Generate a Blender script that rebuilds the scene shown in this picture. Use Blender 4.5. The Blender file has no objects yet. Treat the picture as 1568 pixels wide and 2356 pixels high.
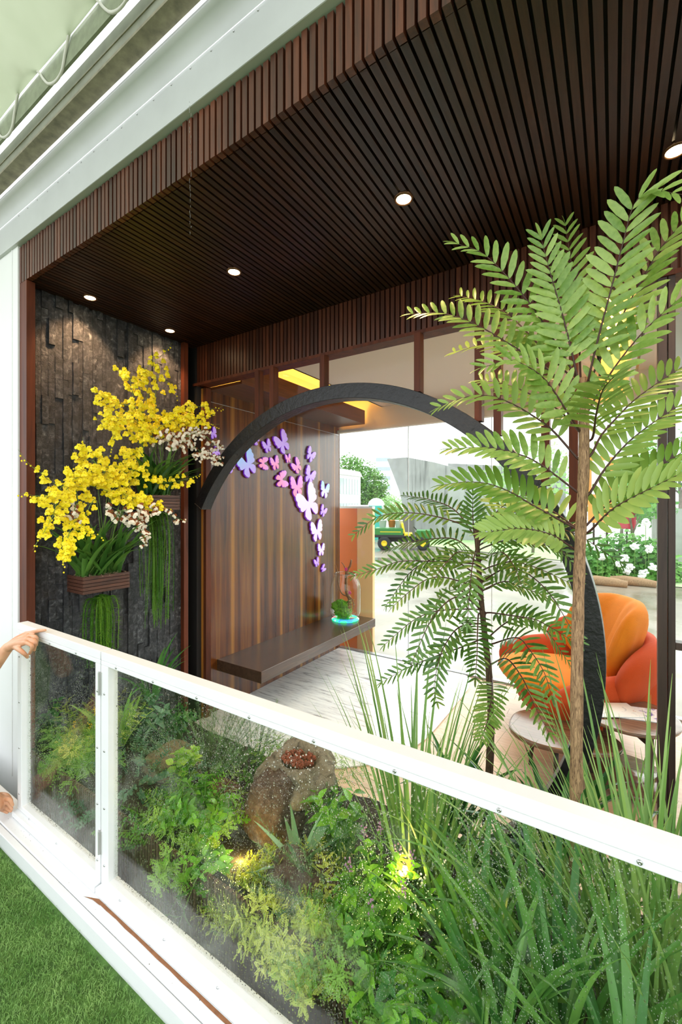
import bpy, math, random
import numpy as np
from mathutils import Matrix, Vector, Euler, noise as mnoise
random.seed(7); np.random.seed(7)
R = random.uniform
PI = math.pi
# ------------------------------------------------------------------ camera
F_PX, CX, HOR = 975.0, 784.0, 1165.0
EYE = Vector((0, 0, 1.69))
YAW = math.radians(32.7)
FWD = Vector((-math.sin(YAW), math.cos(YAW), 0)); RGT = Vector((math.cos(YAW), math.sin(YAW), 0)); UP = Vector((0, 0, 1))
scene = bpy.context.scene
col = scene.collection
cd = bpy.data.cameras.new('camera'); cam = bpy.data.objects.new('camera', cd); col.objects.link(cam)
cam.location = EYE; cam.rotation_euler = (PI / 2, 0, YAW)
cd.sensor_fit = 'HORIZONTAL'; cd.sensor_width = 24.0; cd.lens = F_PX / 1568 * 24.0
cd.shift_y = -(1178 - HOR) / 1568; cd.clip_start = 0.05; cd.clip_end = 500
scene.camera = cam
# ------------------------------------------------------------------ world, exposure
wd = bpy.data.worlds.new('overcast_sky'); scene.world = wd; wd.use_nodes = True
bg = wd.node_tree.nodes['Background']; bg.inputs[0].default_value = (0.93, 0.97, 1.0, 1); bg.inputs[1].default_value = 1.25
sd = bpy.data.lights.new('sun', 'SUN'); sd.energy = 2.2; sd.angle = math.radians(85); sd.color = (1, 0.98, 0.94)
sun = bpy.data.objects.new('sun', sd); col.objects.link(sun); sun.rotation_euler = (math.radians(-50), 0, math.radians(-15))
vs = scene.view_settings
vs.view_transform = 'Standard'; vs.look = 'None'; vs.gamma = 1.0; vs.exposure = 1.05; vs.use_curve_mapping = False
scene.cycles.transparent_max_bounces = 24
# ------------------------------------------------------------------ helpers
def W(px, py, x=None, y=None, z=None, s=None):
    u = (px - CX) / F_PX; v = (HOR - py) / F_PX
    d = FWD + RGT * u + UP * v
    if s is None:
        if y is not None: s = y / d.y
        elif x is not None: s = x / d.x
        else: s = (z - EYE.z) / d.z
    return EYE + d * s
def S(h):
    h = h.lstrip('#'); c = [int(h[i:i + 2], 16) / 255 for i in (0, 2, 4)]
    return tuple(((a + 0.055) / 1.055) ** 2.4 if a > 0.04045 else a / 12.92 for a in c) + (1,)
def tag(o, label=None, cat=None, group=None, kind=None):
    if label: o['label'] = label
    if cat: o['category'] = cat
    if group: o['group'] = group
    if kind: o['kind'] = kind
    return o
def thing(name, label, cat, loc=(0, 0, 0), rz=0, group=None):
    o = bpy.data.objects.new(name, None); col.objects.link(o); o.empty_display_size = 0.05
    o.location = loc; o.rotation_euler = (0, 0, rz)
    return tag(o, label, cat, group)
def ob(name, me, parent=None, M=None, loc=None, rot=None, scl=None):
    o = bpy.data.objects.new(name, me); col.objects.link(o)
    if parent is not None: o.parent = parent
    if M is not None: o.matrix_basis = M
    if loc is not None: o.location = loc
    if rot is not None: o.rotation_euler = rot
    if scl is not None: o.scale = scl
    return o
def frame(d, up):
    X = Vector(d).normalized(); Z = Vector(up); Z = Z - X * Z.dot(X)
    if Z.length < 1e-5: Z = X.orthogonal()
    Z.normalize(); Y = Z.cross(X)
    return X, Y, Z
def mat4(p, d, up, s=(1, 1, 1)):
    X, Y, Z = frame(d, up)
    return Matrix(((X.x * s[0], Y.x * s[1], Z.x * s[2], p[0]), (X.y * s[0], Y.y * s[1], Z.y * s[2], p[1]), (X.z * s[0], Y.z * s[1], Z.z * s[2], p[2]), (0, 0, 0, 1)))
def catmull(pts, n):
    pts = [Vector(p) for p in pts]
    if len(pts) == 2: return [pts[0].lerp(pts[1], i / n) for i in range(n + 1)]
    P = [pts[0] * 2 - pts[1]] + pts + [pts[-1] * 2 - pts[-2]]
    out = []
    m = len(pts) - 1
    for i in range(n + 1):
        t = i / n * m; k = min(int(t), m - 1); t -= k
        a, b, c, d = P[k:k + 4]
        out.append(0.5 * ((2 * b) + (c - a) * t + (2 * a - 5 * b + 4 * c - d) * t * t + (3 * b - a - 3 * c + d) * t ** 3))
    return out
class MB:
    def __init__(s): s.v = []; s.f = []; s.m = []
    def add(s, vs, fs, mi=0):
        o = len(s.v); s.v += [tuple(p) for p in vs]
        for f in fs: s.f.append(tuple(i + o for i in f)); s.m.append(mi)
    def box(s, x0, x1, y0, y1, z0, z1, mi=0, M=None):
        p = [Vector((x, y, z)) for z in (z0, z1) for y in (y0, y1) for x in (x0, x1)]
        if M is not None: p = [M @ q for q in p]
        s.add(p, [(0, 2, 3, 1), (4, 5, 7, 6), (0, 1, 5, 4), (2, 6, 7, 3), (0, 4, 6, 2), (1, 3, 7, 5)], mi); return s
    def tube(s, pts, rads, n=8, mi=0, cap=True):
        pts = [Vector(p) for p in pts]
        if not hasattr(rads, '__len__'): rads = [rads] * len(pts)
        T = []
        for i in range(len(pts)):
            a = pts[max(i - 1, 0)]; b = pts[min(i + 1, len(pts) - 1)]; T.append((b - a).normalized())
        N = T[0].orthogonal().normalized(); vs = []
        for i, p in enumerate(pts):
            N = N - T[i] * N.dot(T[i])
            N = N.normalized() if N.length > 1e-6 else T[i].orthogonal().normalized()
            B = T[i].cross(N)
            for k in range(n):
                a = 2 * PI * k / n; vs.append(p + (N * math.cos(a) + B * math.sin(a)) * rads[i])
        fs = []
        for i in range(len(pts) - 1):
            for k in range(n):
                k2 = (k + 1) % n; fs.append((i * n + k, i * n + k2, (i + 1) * n + k2, (i + 1) * n + k))
        if cap: fs.append(tuple(range(n - 1, -1, -1))); fs.append(tuple((len(pts) - 1) * n + k for k in range(n)))
        s.add(vs, fs, mi); return s
    def lathe(s, prof, n=24, c=(0, 0, 0), mi=0, capb=False, capt=False):
        vs = []; fs = []
        for r, z in prof:
            for k in range(n):
                a = 2 * PI * k / n; vs.append((c[0] + r * math.cos(a), c[1] + r * math.sin(a), c[2] + z))
        for i in range(len(prof) - 1):
            for k in range(n):
                k2 = (k + 1) % n; fs.append((i * n + k, i * n + k2, (i + 1) * n + k2, (i + 1) * n + k))
        if capb: fs.append(tuple(range(n - 1, -1, -1)))
        if capt: fs.append(tuple((len(prof) - 1) * n + k for k in range(n)))
        s.add(vs, fs, mi); return s
    def prism(s, poly, depth, M=None, mi=0):      # poly in XY, extruded along +Z by depth
        n = len(poly); p = [Vector((a, b, 0)) for a, b in poly] + [Vector((a, b, depth)) for a, b in poly]
        if M is not None: p = [M @ q for q in p]
        s.add(p, [tuple(range(n - 1, -1, -1)), tuple(range(n, 2 * n))] + [(i, (i + 1) % n, n + (i + 1) % n, n + i) for i in range(n)], mi); return s
    def ell(s, c, r, M=None, nu=16, nv=10, e=1.0, mi=0, fn=None):   # superellipsoid
        vs = []; fs = []
        sp = lambda a, q: math.copysign(abs(a) ** q, a)
        for i in range(nv + 1):
            b = -PI / 2 + PI * i / nv
            for k in range(nu):
                a = 2 * PI * k / nu
                p = Vector((sp(math.cos(b), e) * sp(math.cos(a), e) * r[0], sp(math.cos(b), e) * sp(math.sin(a), e) * r[1], sp(math.sin(b), e) * r[2]))
                if fn: p = fn(p, a, b)
                if M is not None: p = M @ p
                vs.append(p + Vector(c))
        for i in range(nv):
            for k in range(nu):
                k2 = (k + 1) % nu; fs.append((i * nu + k, i * nu + k2, (i + 1) * nu + k2, (i + 1) * nu + k))
        s.add(vs, fs, mi); return s
    def mesh(s, name, mats, smooth=False):
        me = bpy.data.meshes.new(name); me.from_pydata(s.v, [], s.f)
        for m in (mats if isinstance(mats, (list, tuple)) else [mats]): me.materials.append(m)
        me.polygons.foreach_set('material_index', s.m)
        if smooth: me.polygons.foreach_set('use_smooth', [True] * len(s.f))
        me.update(); return me
    def build(s, name, mats, parent=None, smooth=False, bevel=0, **k):
        o = ob(name, s.mesh(name, mats, smooth), parent, **k)
        if bevel:
            b = o.modifiers.new('bevel', 'BEVEL'); b.width = bevel; b.segments = 2; b.limit_method = 'ANGLE'
        return o
def joined(name, base, Ms, mats, parent=None, kind='stuff', smooth=False):
    V0, F0 = base; V0 = np.array(V0); n = len(V0)
    A = np.array([[list(r) for r in M] for M in Ms])
    V = np.einsum('mij,nj->mni', A[:, :3, :3], V0) + A[:, None, :3, 3]
    V = V.reshape(-1, 3); Fs = []
    for k in range(len(Ms)):
        o = k * n
        for f in F0: Fs.append([i + o for i in f])
    me = bpy.data.meshes.new(name); me.from_pydata(V.tolist(), [], Fs); me.materials.append(mats)
    if smooth: me.polygons.foreach_set('use_smooth', [True] * len(Fs))
    me.update(); o = ob(name, me, parent)
    if kind: o['kind'] = kind
    return o
# ------------------------------------------------------------------ materials
def newmat(name):
    m = bpy.data.materials.new(name); m.use_nodes = True; nt = m.node_tree
    return m, nt, nt.nodes['Principled BSDF'], nt.nodes['Material Output']
def node(nt, t, **k):
    n = nt.nodes.new(t)
    for a, b in k.items(): setattr(n, a, b)
    return n
def ramp(nt, fac, stops):
    n = node(nt, 'ShaderNodeValToRGB'); e = n.color_ramp.elements
    while len(e) < len(stops): e.new(0.5)
    for i, (p, c) in enumerate(stops): e[i].position = p; e[i].color = c if len(c) == 4 else tuple(c) + (1,)
    nt.links.new(fac, n.inputs[0]); return n.outputs[0]
def texco(nt, scale=(1, 1, 1), kind='Object', rot=(0, 0, 0)):
    t = node(nt, 'ShaderNodeTexCoord'); mp = node(nt, 'ShaderNodeMapping'); mp.inputs['Scale'].default_value = scale; mp.inputs['Rotation'].default_value = rot
    nt.links.new(t.outputs[kind], mp.inputs[0]); return mp.outputs[0]
def noise(nt, vec, scale, detail=4, rough=0.55, dist=0):
    n = node(nt, 'ShaderNodeTexNoise'); n.inputs['Scale'].default_value = scale; n.inputs['Detail'].default_value = detail
    n.inputs['Roughness'].default_value = rough; n.inputs['Distortion'].default_value = dist
    if vec is not None: nt.links.new(vec, n.inputs['Vector'])
    return n.outputs[0]
def bump(nt, bs, h, strength, dist=0.01):
    b = node(nt, 'ShaderNodeBump'); b.inputs['Strength'].default_value = strength; b.inputs['Distance'].default_value = dist
    nt.links.new(h, b.inputs['Height']); nt.links.new(b.outputs[0], bs.inputs['Normal'])
def mixc(nt, fac, a, b, bt='MIX'):
    n = node(nt, 'ShaderNodeMix', data_type='RGBA', blend_type=bt)
    for i, x in ((0, fac), (6, a), (7, b)):
        if hasattr(x, 'links') or isinstance(x, bpy.types.NodeSocket): nt.links.new(x, n.inputs[i])
        else: n.inputs[i].default_value = x
    return n.outputs[2]
def plain(name, c, rough=0.5, metal=0, spec=0.5, var=0.0, nscale=8, bmp=0, bscale=60, emit=None, es=0, kind='Object', rnd=0):
    m, nt, bs, out = newmat(name)
    c = S(c) if isinstance(c, str) else tuple(c) + (1,)
    bs.inputs['Base Color'].default_value = c; bs.inputs['Roughness'].default_value = rough; bs.inputs['Metallic'].default_value = metal
    bs.inputs['Specular IOR Level'].default_value = spec
    cs = None
    if var:
        f = noise(nt, texco(nt, kind=kind), nscale)
        lo = tuple(x * (1 - var) for x in c[:3]); hi = tuple(min(1, x * (1 + var)) for x in c[:3])
        cs = ramp(nt, f, [(0.3, lo), (0.7, hi)])
    if rnd:
        oi = node(nt, 'ShaderNodeObjectInfo'); lo = tuple(x * (1 - rnd) for x in c[:3]) + (1,); hi = tuple(min(1, x * (1 + rnd)) for x in c[:3]) + (1,)
        rc = ramp(nt, oi.outputs['Random'], [(0, lo), (1, hi)])
        cs = rc if cs is None else mixc(nt, 0.5, cs, rc)
    if cs is not None: nt.links.new(cs, bs.inputs['Base Color'])
    if bmp: bump(nt, bs, noise(nt, texco(nt, kind=kind), bscale), bmp)
    if emit: bs.inputs['Emission Color'].default_value = S(emit); bs.inputs['Emission Strength'].default_value = es
    return m
def wood(name, c1, c2, scale=(30, 30, 1.5), rough=0.45, rnd=0.35, bmp=0.15, spec=0.5):
    m, nt, bs, out = newmat(name)
    oi = node(nt, 'ShaderNodeObjectInfo'); v = texco(nt, scale)
    add = node(nt, 'ShaderNodeVectorMath', operation='ADD'); nt.links.new(v, add.inputs[0])
    mul = node(nt, 'ShaderNodeMath', operation='MULTIPLY'); mul.inputs[1].default_value = 37.0; nt.links.new(oi.outputs['Random'], mul.inputs[0]); nt.links.new(mul.outputs[0], add.inputs[1])
    f = noise(nt, add.outputs[0], 1.0, 6, 0.65, 0.6)
    c = ramp(nt, f, [(0.3, S(c1)), (0.72, S(c2))])
    g = ramp(nt, oi.outputs['Random'], [(0, (1 - rnd,) * 3), (1, (1 + rnd * 0.4,) * 3)])
    nt.links.new(mixc(nt, 1.0, c, g, 'MULTIPLY'), bs.inputs['Base Color'])
    bs.inputs['Roughness'].default_value = rough; bs.inputs['Specular IOR Level'].default_value = spec
    if bmp: bump(nt, bs, f, bmp, 0.004)
    return m
def leafmat(name, c1, c2, trans=0.3, rough=0.42, rnd=True, nscale=6):
    m, nt, bs, out = newmat(name)
    oi = node(nt, 'ShaderNodeObjectInfo'); f = noise(nt, texco(nt), nscale, 2)
    if rnd:
        ad = node(nt, 'ShaderNodeMath', operation='ADD'); nt.links.new(f, ad.inputs[0]); nt.links.new(oi.outputs['Random'], ad.inputs[1])
        hf = node(nt, 'ShaderNodeMath', operation='MULTIPLY'); hf.inputs[1].default_value = 0.5; nt.links.new(ad.outputs[0], hf.inputs[0]); f = hf.outputs[0]
    c = ramp(nt, f, [(0.25, S(c1)), (0.75, S(c2))])
    nt.links.new(c, bs.inputs['Base Color']); bs.inputs['Roughness'].default_value = rough
    tr = node(nt, 'ShaderNodeBsdfTranslucent'); nt.links.new(c, tr.inputs[0])
    mx = node(nt, 'ShaderNodeMixShader'); mx.inputs[0].default_value = trans
    nt.links.new(bs.outputs[0], mx.inputs[1]); nt.links.new(tr.outputs[0], mx.inputs[2]); nt.links.new(mx.outputs[0], out.inputs[0])
    return m
def pane(name, tint=(0.97, 0.99, 0.98), refl=1.0, mist=False):
    m, nt, bs, out = newmat(name); nt.nodes.remove(bs)
    tr = node(nt, 'ShaderNodeBsdfTransparent'); tr.inputs[0].default_value = tint + (1,)
    gl = node(nt, 'ShaderNodeBsdfGlossy'); gl.inputs['Roughness'].default_value = 0.01
    lw = node(nt, 'ShaderNodeLayerWeight'); pw = node(nt, 'ShaderNodeMath', operation='POWER'); pw.inputs[1].default_value = 4.5; nt.links.new(lw.outputs['Facing'], pw.inputs[0])
    lw.inputs[0].default_value = 0.5
    mu = node(nt, 'ShaderNodeMath', operation='MULTIPLY_ADD'); mu.inputs[1].default_value = 0.55 * refl; mu.inputs[2].default_value = 0.022 * refl; nt.links.new(pw.outputs[0], mu.inputs[0])
    mx = node(nt, 'ShaderNodeMixShader'); nt.links.new(mu.outputs[0], mx.inputs[0]); nt.links.new(tr.outputs[0], mx.inputs[1]); nt.links.new(gl.outputs[0], mx.inputs[2])
    res = mx.outputs[0]
    if mist:                                     # fogged patches of condensation, thicker towards the wet foot of the pane
        df = node(nt, 'ShaderNodeBsdfDiffuse'); df.inputs[0].default_value = (0.8, 0.84, 0.82, 1)
        tl = node(nt, 'ShaderNodeBsdfTranslucent'); tl.inputs[0].default_value = (0.8, 0.84, 0.82, 1)
        dm = node(nt, 'ShaderNodeMixShader'); nt.links.new(df.outputs[0], dm.inputs[1]); nt.links.new(tl.outputs[0], dm.inputs[2])
        vec = texco(nt, (1, 1, 1))
        big = noise(nt, vec, 4.5, 5, 0.6, 0.5); fine = noise(nt, texco(nt, (1, 1, 0.45)), 230, 1, 0.5)
        t = node(nt, 'ShaderNodeSeparateXYZ'); nt.links.new(vec, t.inputs[0])
        low = node(nt, 'ShaderNodeMapRange'); low.inputs[1].default_value = 0.75; low.inputs[2].default_value = 0.02; low.inputs[3].default_value = 0.0; low.inputs[4].default_value = 0.24; nt.links.new(t.outputs[2], low.inputs[0])
        ad = node(nt, 'ShaderNodeMath', operation='ADD'); nt.links.new(big, ad.inputs[0]); nt.links.new(low.outputs[0], ad.inputs[1])
        rr = ramp(nt, ad.outputs[0], [(0.60, (0, 0, 0)), (0.98, (0.26, 0.26, 0.26))])
        fr2 = ramp(nt, fine, [(0.42, (0.35,) * 3), (0.66, (1,) * 3)])
        vo = node(nt, 'ShaderNodeTexVoronoi'); vo.inputs['Scale'].default_value = 190; vo.inputs['Randomness'].default_value = 1.0; nt.links.new(texco(nt, (1, 1, 0.7)), vo.inputs['Vector'])
        dot = ramp(nt, vo.outputs['Distance'], [(0.10, (0.75,) * 3), (0.24, (0, 0, 0))])
        den = ramp(nt, noise(nt, texco(nt), 7, 4, 0.6), [(0.42, (0, 0, 0)), (0.62, (1, 1, 1))])
        dd = mixc(nt, 1.0, dot, den, 'MULTIPLY')
        fac = mixc(nt, 1.0, mixc(nt, 1.0, rr, fr2, 'MULTIPLY'), dd, 'ADD')
        m2 = node(nt, 'ShaderNodeMixShader'); nt.links.new(fac, m2.inputs[0]); nt.links.new(res, m2.inputs[1]); nt.links.new(dm.outputs[0], m2.inputs[2]); res = m2.outputs[0]
    nt.links.new(res, out.inputs[0]); return m
def emitter(name, c, s):
    m, nt, bs, out = newmat(name); nt.nodes.remove(bs)
    e = node(nt, 'ShaderNodeEmission'); e.inputs[0].default_value = S(c); e.inputs[1].default_value = s
    nt.links.new(e.outputs[0], out.inputs[0]); return m
M = {}
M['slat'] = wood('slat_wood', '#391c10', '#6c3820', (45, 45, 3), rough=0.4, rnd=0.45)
M['shadeslat'] = wood('shaded_slat_wood', '#24110a', '#432414', (45, 3, 45), rough=0.4, rnd=0.45)  # same wood as the fascia, with the ceiling's shade put into the colour
M['post'] = wood('post_wood', '#451f12', '#74391f', (18, 18, 1.2), rough=0.55, rnd=0.1, spec=0.3)
M['dark'] = plain('slat_backing_black', (0.006, 0.005, 0.005), 0.8)
M['white'] = plain('white_painted_metal', (0.82, 0.83, 0.84), 0.35, var=0.03, nscale=3)
M['wallwhite'] = plain('white_wall_panel', (0.83, 0.84, 0.83), 0.6, var=0.02, nscale=2)
M['steel'] = plain('screw_steel', (0.5, 0.5, 0.5), 0.3, 1)
M['rust'] = plain('bare_brown_wood', '#8a5a38', 0.7, var=0.3, nscale=30)
M['pane'] = pane('window_glass', refl=0.8)
M['wet'] = pane('wet_railing_glass', mist=True)
M['beige'] = plain('interior_ceiling_paint', (0.78, 0.70, 0.62), 0.7)
M['soil'] = plain('dark_soil', '#2a1d14', 0.95, var=0.5, nscale=40, bmp=0.6, bscale=80)
M['gravel'] = plain('red_clay_gravel', '#7a3a22', 0.8, var=0.4, nscale=60, bmp=0.6)
M['black'] = plain('black_charcoal_finish', (0.011, 0.011, 0.012), 0.42, var=0.4, nscale=30, bmp=0.5, bscale=35)
# ------------------------------------------------------------------ levels (metres; ledge top = 0)
ZF, ZC = -0.28, 3.148
YF, YB, YW = 1.20, 2.56, 4.95
XS, XW = -3.246, -3.20
PIT, SW = 0.037, 0.026
X0, X1 = -3.27, 1.35
NS = int((X1 - X0) / PIT)
# ------------------------------------------------------------------ ground outside
def asphalt():
    m, nt, bs, out = newmat('wet_asphalt')
    f = noise(nt, texco(nt), 0.35, 5, 0.6); c = ramp(nt, f, [(0.35, S('#6b6257')), (0.65, S('#958b7d'))])
    nt.links.new(c, bs.inputs['Base Color'])
    r = ramp(nt, noise(nt, texco(nt), 0.5, 3), [(0.4, (0.12,) * 3), (0.6, (0.45,) * 3)]); nt.links.new(r, bs.inputs['Roughness'])
    bump(nt, bs, noise(nt, texco(nt), 40), 0.08); return m
M['asphalt'] = asphalt()
g = MB().add; mb = MB(); mb.box(-80, 60, 5.06, 120, -0.6, -0.42); mb.box(-80, 60, -40, 5.06, -0.9, -0.75)
tag(mb.build('ground', M['asphalt']), 'wide wet asphalt yard outside the glazed pavilion', 'ground', kind='structure')
M['lawn'] = plain('lawn_green', '#a8c98a', 0.9, var=0.2, nscale=3, bmp=0.5)
mb = MB()
for (xa, ya, xb, yb, yc, yd) in ((-9.5, 22, 2.5, 16.5, 21, 28), (0.6, 14, 14, 14, 22, 22)):
    mb.add([(xa, ya, -0.40), (xb, yb, -0.40), (xb, yc, -0.37), (xa, yd, -0.37)], [(0, 1, 2, 3)])
tag(mb.build('lawn', M['lawn']), 'pale green lawn strips beyond the wet yard', 'lawn', kind='structure')
# ------------------------------------------------------------------ turf deck and ledge
M['turfbase'] = plain('turf_backing', '#4d6f30', 0.9, var=0.4, nscale=25, bmp=0.5)
mb = MB(); mb.box(-7, 4, -6, 0.895, -0.75, -0.075)
deck = tag(mb.build('floor_deck', M['turfbase']), 'raised deck under the green artificial turf', 'deck', kind='structure')
M['turf'] = leafmat('turf_blade', '#5d8f3c', '#9cc070', 0.2, 0.55, rnd=False, nscale=9)
def turf():
    N = 90000
    x = np.random.uniform(-3.5, 0.7, N); y = np.random.uniform(0.22, 0.878, N)
    a = np.random.uniform(0, 2 * PI, N); l = np.random.uniform(0.012, 0.024, N); b = np.random.uniform(0, 2 * PI, N); lean = np.random.uniform(0.2, 1.0, N) * l
    w = np.random.uniform(0.0009, 0.0016, N)
    base = np.stack([x, y, np.full(N, -0.076)], 1); wv = np.stack([np.cos(a) * w, np.sin(a) * w, np.zeros(N)], 1)
    ld = np.stack([np.cos(b), np.sin(b), np.zeros(N)], 1)
    mid = base + ld * (lean * 0.35)[:, None]; mid[:, 2] += l * 0.6
    tip = base + ld * lean[:, None]; tip[:, 2] += l * 0.85
    V = np.stack([base - wv, base + wv, mid + wv * 0.8, mid - wv * 0.8, tip], 1).reshape(-1, 3)
    o = (np.arange(N) * 5)[:, None]
    me = bpy.data.meshes.new('artificial_turf')
    F = np.concatenate([o + [0, 1, 2], o + [0, 2, 3], o + [3, 2, 4]], 1).reshape(-1, 3)
    me.from_pydata(V.tolist(), [], F.tolist()); me.materials.append(M['turf']); me.update()
    return ob('artificial_turf', me)
tag(turf(), 'short green artificial turf beside the white ledge', 'turf', kind='stuff')
def ledge():
    r = thing('ledge', 'white sheet-metal ledge between the turf and the glass railing', 'ledge', (0, 0, 0))
    b = MB(); b.box(-4.6, 2.2, 0.925, 1.05, -0.3, 0.0); b.build('ledge_top', M['white'], r, bevel=0.004)
    b = MB(); b.box(-4.6, 2.2, 0.893, 0.9225, -0.3, -0.004); b.build('edge_strip', M['white'], r, bevel=0.003)
    b = MB()
    pts = [(-1.85 + i * 0.07, 0.965 + R(-0.002, 0.002)) for i in range(34)]
    for (a, c), (d, e) in zip(pts, pts[1:]):
        b.add([(a, c - 0.004, 0.0012), (d, e - 0.004, 0.0012), (d, 0.972, 0.0012), (a, 0.972, 0.0012)], [(0, 1, 2, 3)])
    b.add([(-1.88, 0.955, 0.0015), (-1.83, 0.958, 0.0015), (-1.80, 0.972, 0.0015), (-1.86, 0.972, 0.0015), (-1.93, 0.942, 0.0015)], [(0, 1, 2, 3), (0, 3, 4)])
    o = b.build('split_crack', M['rust'], r); o['label'] = 'brown split where the paint has torn'
    b = MB()
    for i in range(60): x, y = R(-3.2, -0.6), R(0.93, 0.985); b.lathe([(R(0.001, 0.003), 0)], 6) if False else b.add([(x, y, 0.001), (x + R(.002, .006), y, 0.001), (x + .002, y + R(.001, .004), 0.001)], [(0, 1, 2)])
    b.build('dirt_specks', M['dark'], r)['kind'] = 'stuff'
ledge()
# ------------------------------------------------------------------ white wall, gutter, tent
b = MB(); b.box(-7, -3.272, 1.19, 1.3, -0.75, 3.40)
for k in range(5): b.box(-3.36 - k * 0.25, -3.352 - k * 0.25, 1.186, 1.19, -0.1, 3.39)
tag(b.build('wall_front', M['wallwhite']), 'white panelled wall left of the brown post', 'wall', kind='structure')
HZ = EYE.z
M['gutter'] = plain('pale_grey_gutter_metal', (0.56, 0.58, 0.58), 0.4, var=0.05, nscale=4)
def gutter():
    r = thing('rain_gutter', 'white folded metal gutter running above the slatted fascia', 'gutter')
    b = MB(); prof = [(1.215, HZ + 1.700), (1.165, HZ + 1.72), (1.165, HZ + 1.87)]
    L0, L1 = -7, 1.6
    def sweep(prof, bb, mi=0):
        vs = []
        for (y, z) in prof: vs += [(L0, y, z), (L1, y, z)]
        bb.add(vs, [(2 * i, 2 * i + 1, 2 * i + 3, 2 * i + 2) for i in range(len(prof) - 1)], mi)
    b = MB(); b.box(L0, L1, 1.17, 1.235, HZ + 1.702, HZ + 1.88); b.build('gutter_face', M['gutter'], r, bevel=0.004)
    b = MB(); sweep([(1.17 - 0.004, HZ + 1.874), (1.158, HZ + 1.90), (1.140, HZ + 1.925), (1.118, HZ + 1.94), (1.10, HZ + 1.945), (1.10, HZ + 1.96), (1.18, HZ + 1.96)], b)
    b.build('gutter_lip', M['gutter'], r, True)
    b = MB()
    for i in range(34): b.lathe([(0.004, 0), (0.003, 0.003), (0, 0.004)], 6, (0, 0, 0)) if False else b.ell((-3.2 + i * 0.13, 1.168, HZ + 1.86), (0.004, 0.003, 0.004), nu=6, nv=4)
    b.build('rivets', M['steel'], r)['kind'] = 'stuff'
    return r
gutter()
M['alu'] = plain('weathered_aluminium', '#8b8e7e', 0.6, 0.0, var=0.15, nscale=12)
M['aludark'] = plain('weathered_beam_underside', '#8a846c', 0.5, 0.2, var=0.35, nscale=18)
def fabric():
    m, nt, bs, out = newmat('tent_fabric'); f = noise(nt, texco(nt), 3, 3); c = ramp(nt, f, [(0.3, S('#b9c2a8')), (0.7, S('#c6ceb6'))]); nt.links.new(c, bs.inputs[0]); bs.inputs['Roughness'].default_value = 0.5
    tr = node(nt, 'ShaderNodeBsdfTranslucent'); nt.links.new(c, tr.inputs[0]); mx = node(nt, 'ShaderNodeMixShader'); mx.inputs[0].default_value = 0.22
    nt.links.new(bs.outputs[0], mx.inputs[1]); nt.links.new(tr.outputs[0], mx.inputs[2]); nt.links.new(mx.outputs[0], out.inputs[0]); return m
M['fabric'] = fabric()
b = MB(); b.box(-7, 1.6, 0, 0.07, 0, 0.012, 1); b.box(-7, 1.6, 0, 0.012, 0.012, 0.12, 0); b.box(-7, 1.6, 0.058, 0.07, 0.012, 0.12, 0)
b.box(-7, 1.6, -0.004, 0.0, 0.05, 0.054, 1)
tag(b.build('tent_eave_beam', [M['alu'], M['aludark']], loc=(0, 1.032, HZ + 1.985)), 'weathered aluminium channel beam along the tent eave', 'beam')
def tent():
    r = thing('tent_roof', 'pale green translucent tent roof laced to a flat bar', 'tent', (0, 0.98, HZ + 2.035))
    b = MB(); n = 40; vs = []
    for i in range(n + 1):
        for k in range(9):
            x = -7 + 8.6 * i / n; t = k / 8
            vs.append((x, -0.02 - t * 2.4, 0.12 + t * 0.95 - 0.06 * math.sin(t * PI) + 0.006 * math.sin(i * 1.3 + k * 2)))
    b.add(vs, [(i * 9 + k, i * 9 + k + 1, (i + 1) * 9 + k + 1, (i + 1) * 9 + k) for i in range(n) for k in range(8)])
    b.build('canopy', M['fabric'], r, True)
    b = MB(); b.box(-7, 1.6, -0.012, 0.0, 0.012, 0.125); b.build('lacing_bar', plain('flat_bar_green_grey', '#8f977f', 0.5, 0.2, var=0.15, nscale=25), r)
    b = MB()
    pts = []
    for i in range(13):
        x = -3.6 + i * 0.55
        pts += [(x, -0.034, 0.155), (x + 0.09, -0.022, 0.13), (x + 0.15, -0.019, 0.06), (x + 0.20, -0.016, 0.012), (x + 0.26, -0.012, -0.004), (x + 0.33, -0.016, 0.004), (x + 0.37, -0.019, 0.07), (x + 0.42, -0.022, 0.128)]
    b = MB(); b.tube(catmull(pts, len(pts) * 3), 0.0065, 6); b.build('lacing_cord', plain('white_cord', (0.72, 0.71, 0.65), 0.7), r, True)
    hk = MB(); hk.tube([(0, -0.03, 0.15), (0.0, -0.05, 0.19)], [0.008, 0.009], 8); hk.tube([(0.004, -0.05, 0.19), (0.004, -0.058, 0.208)], [0.004, 0.004], 5)
    me = hk.mesh('lacing_hook', plain('orange_rubber', '#c2561c', 0.5))
    for i in range(13): ob('lacing_hook', me, r, loc=(-3.6 + i * 0.55, 0, 0))
tent()
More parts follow.
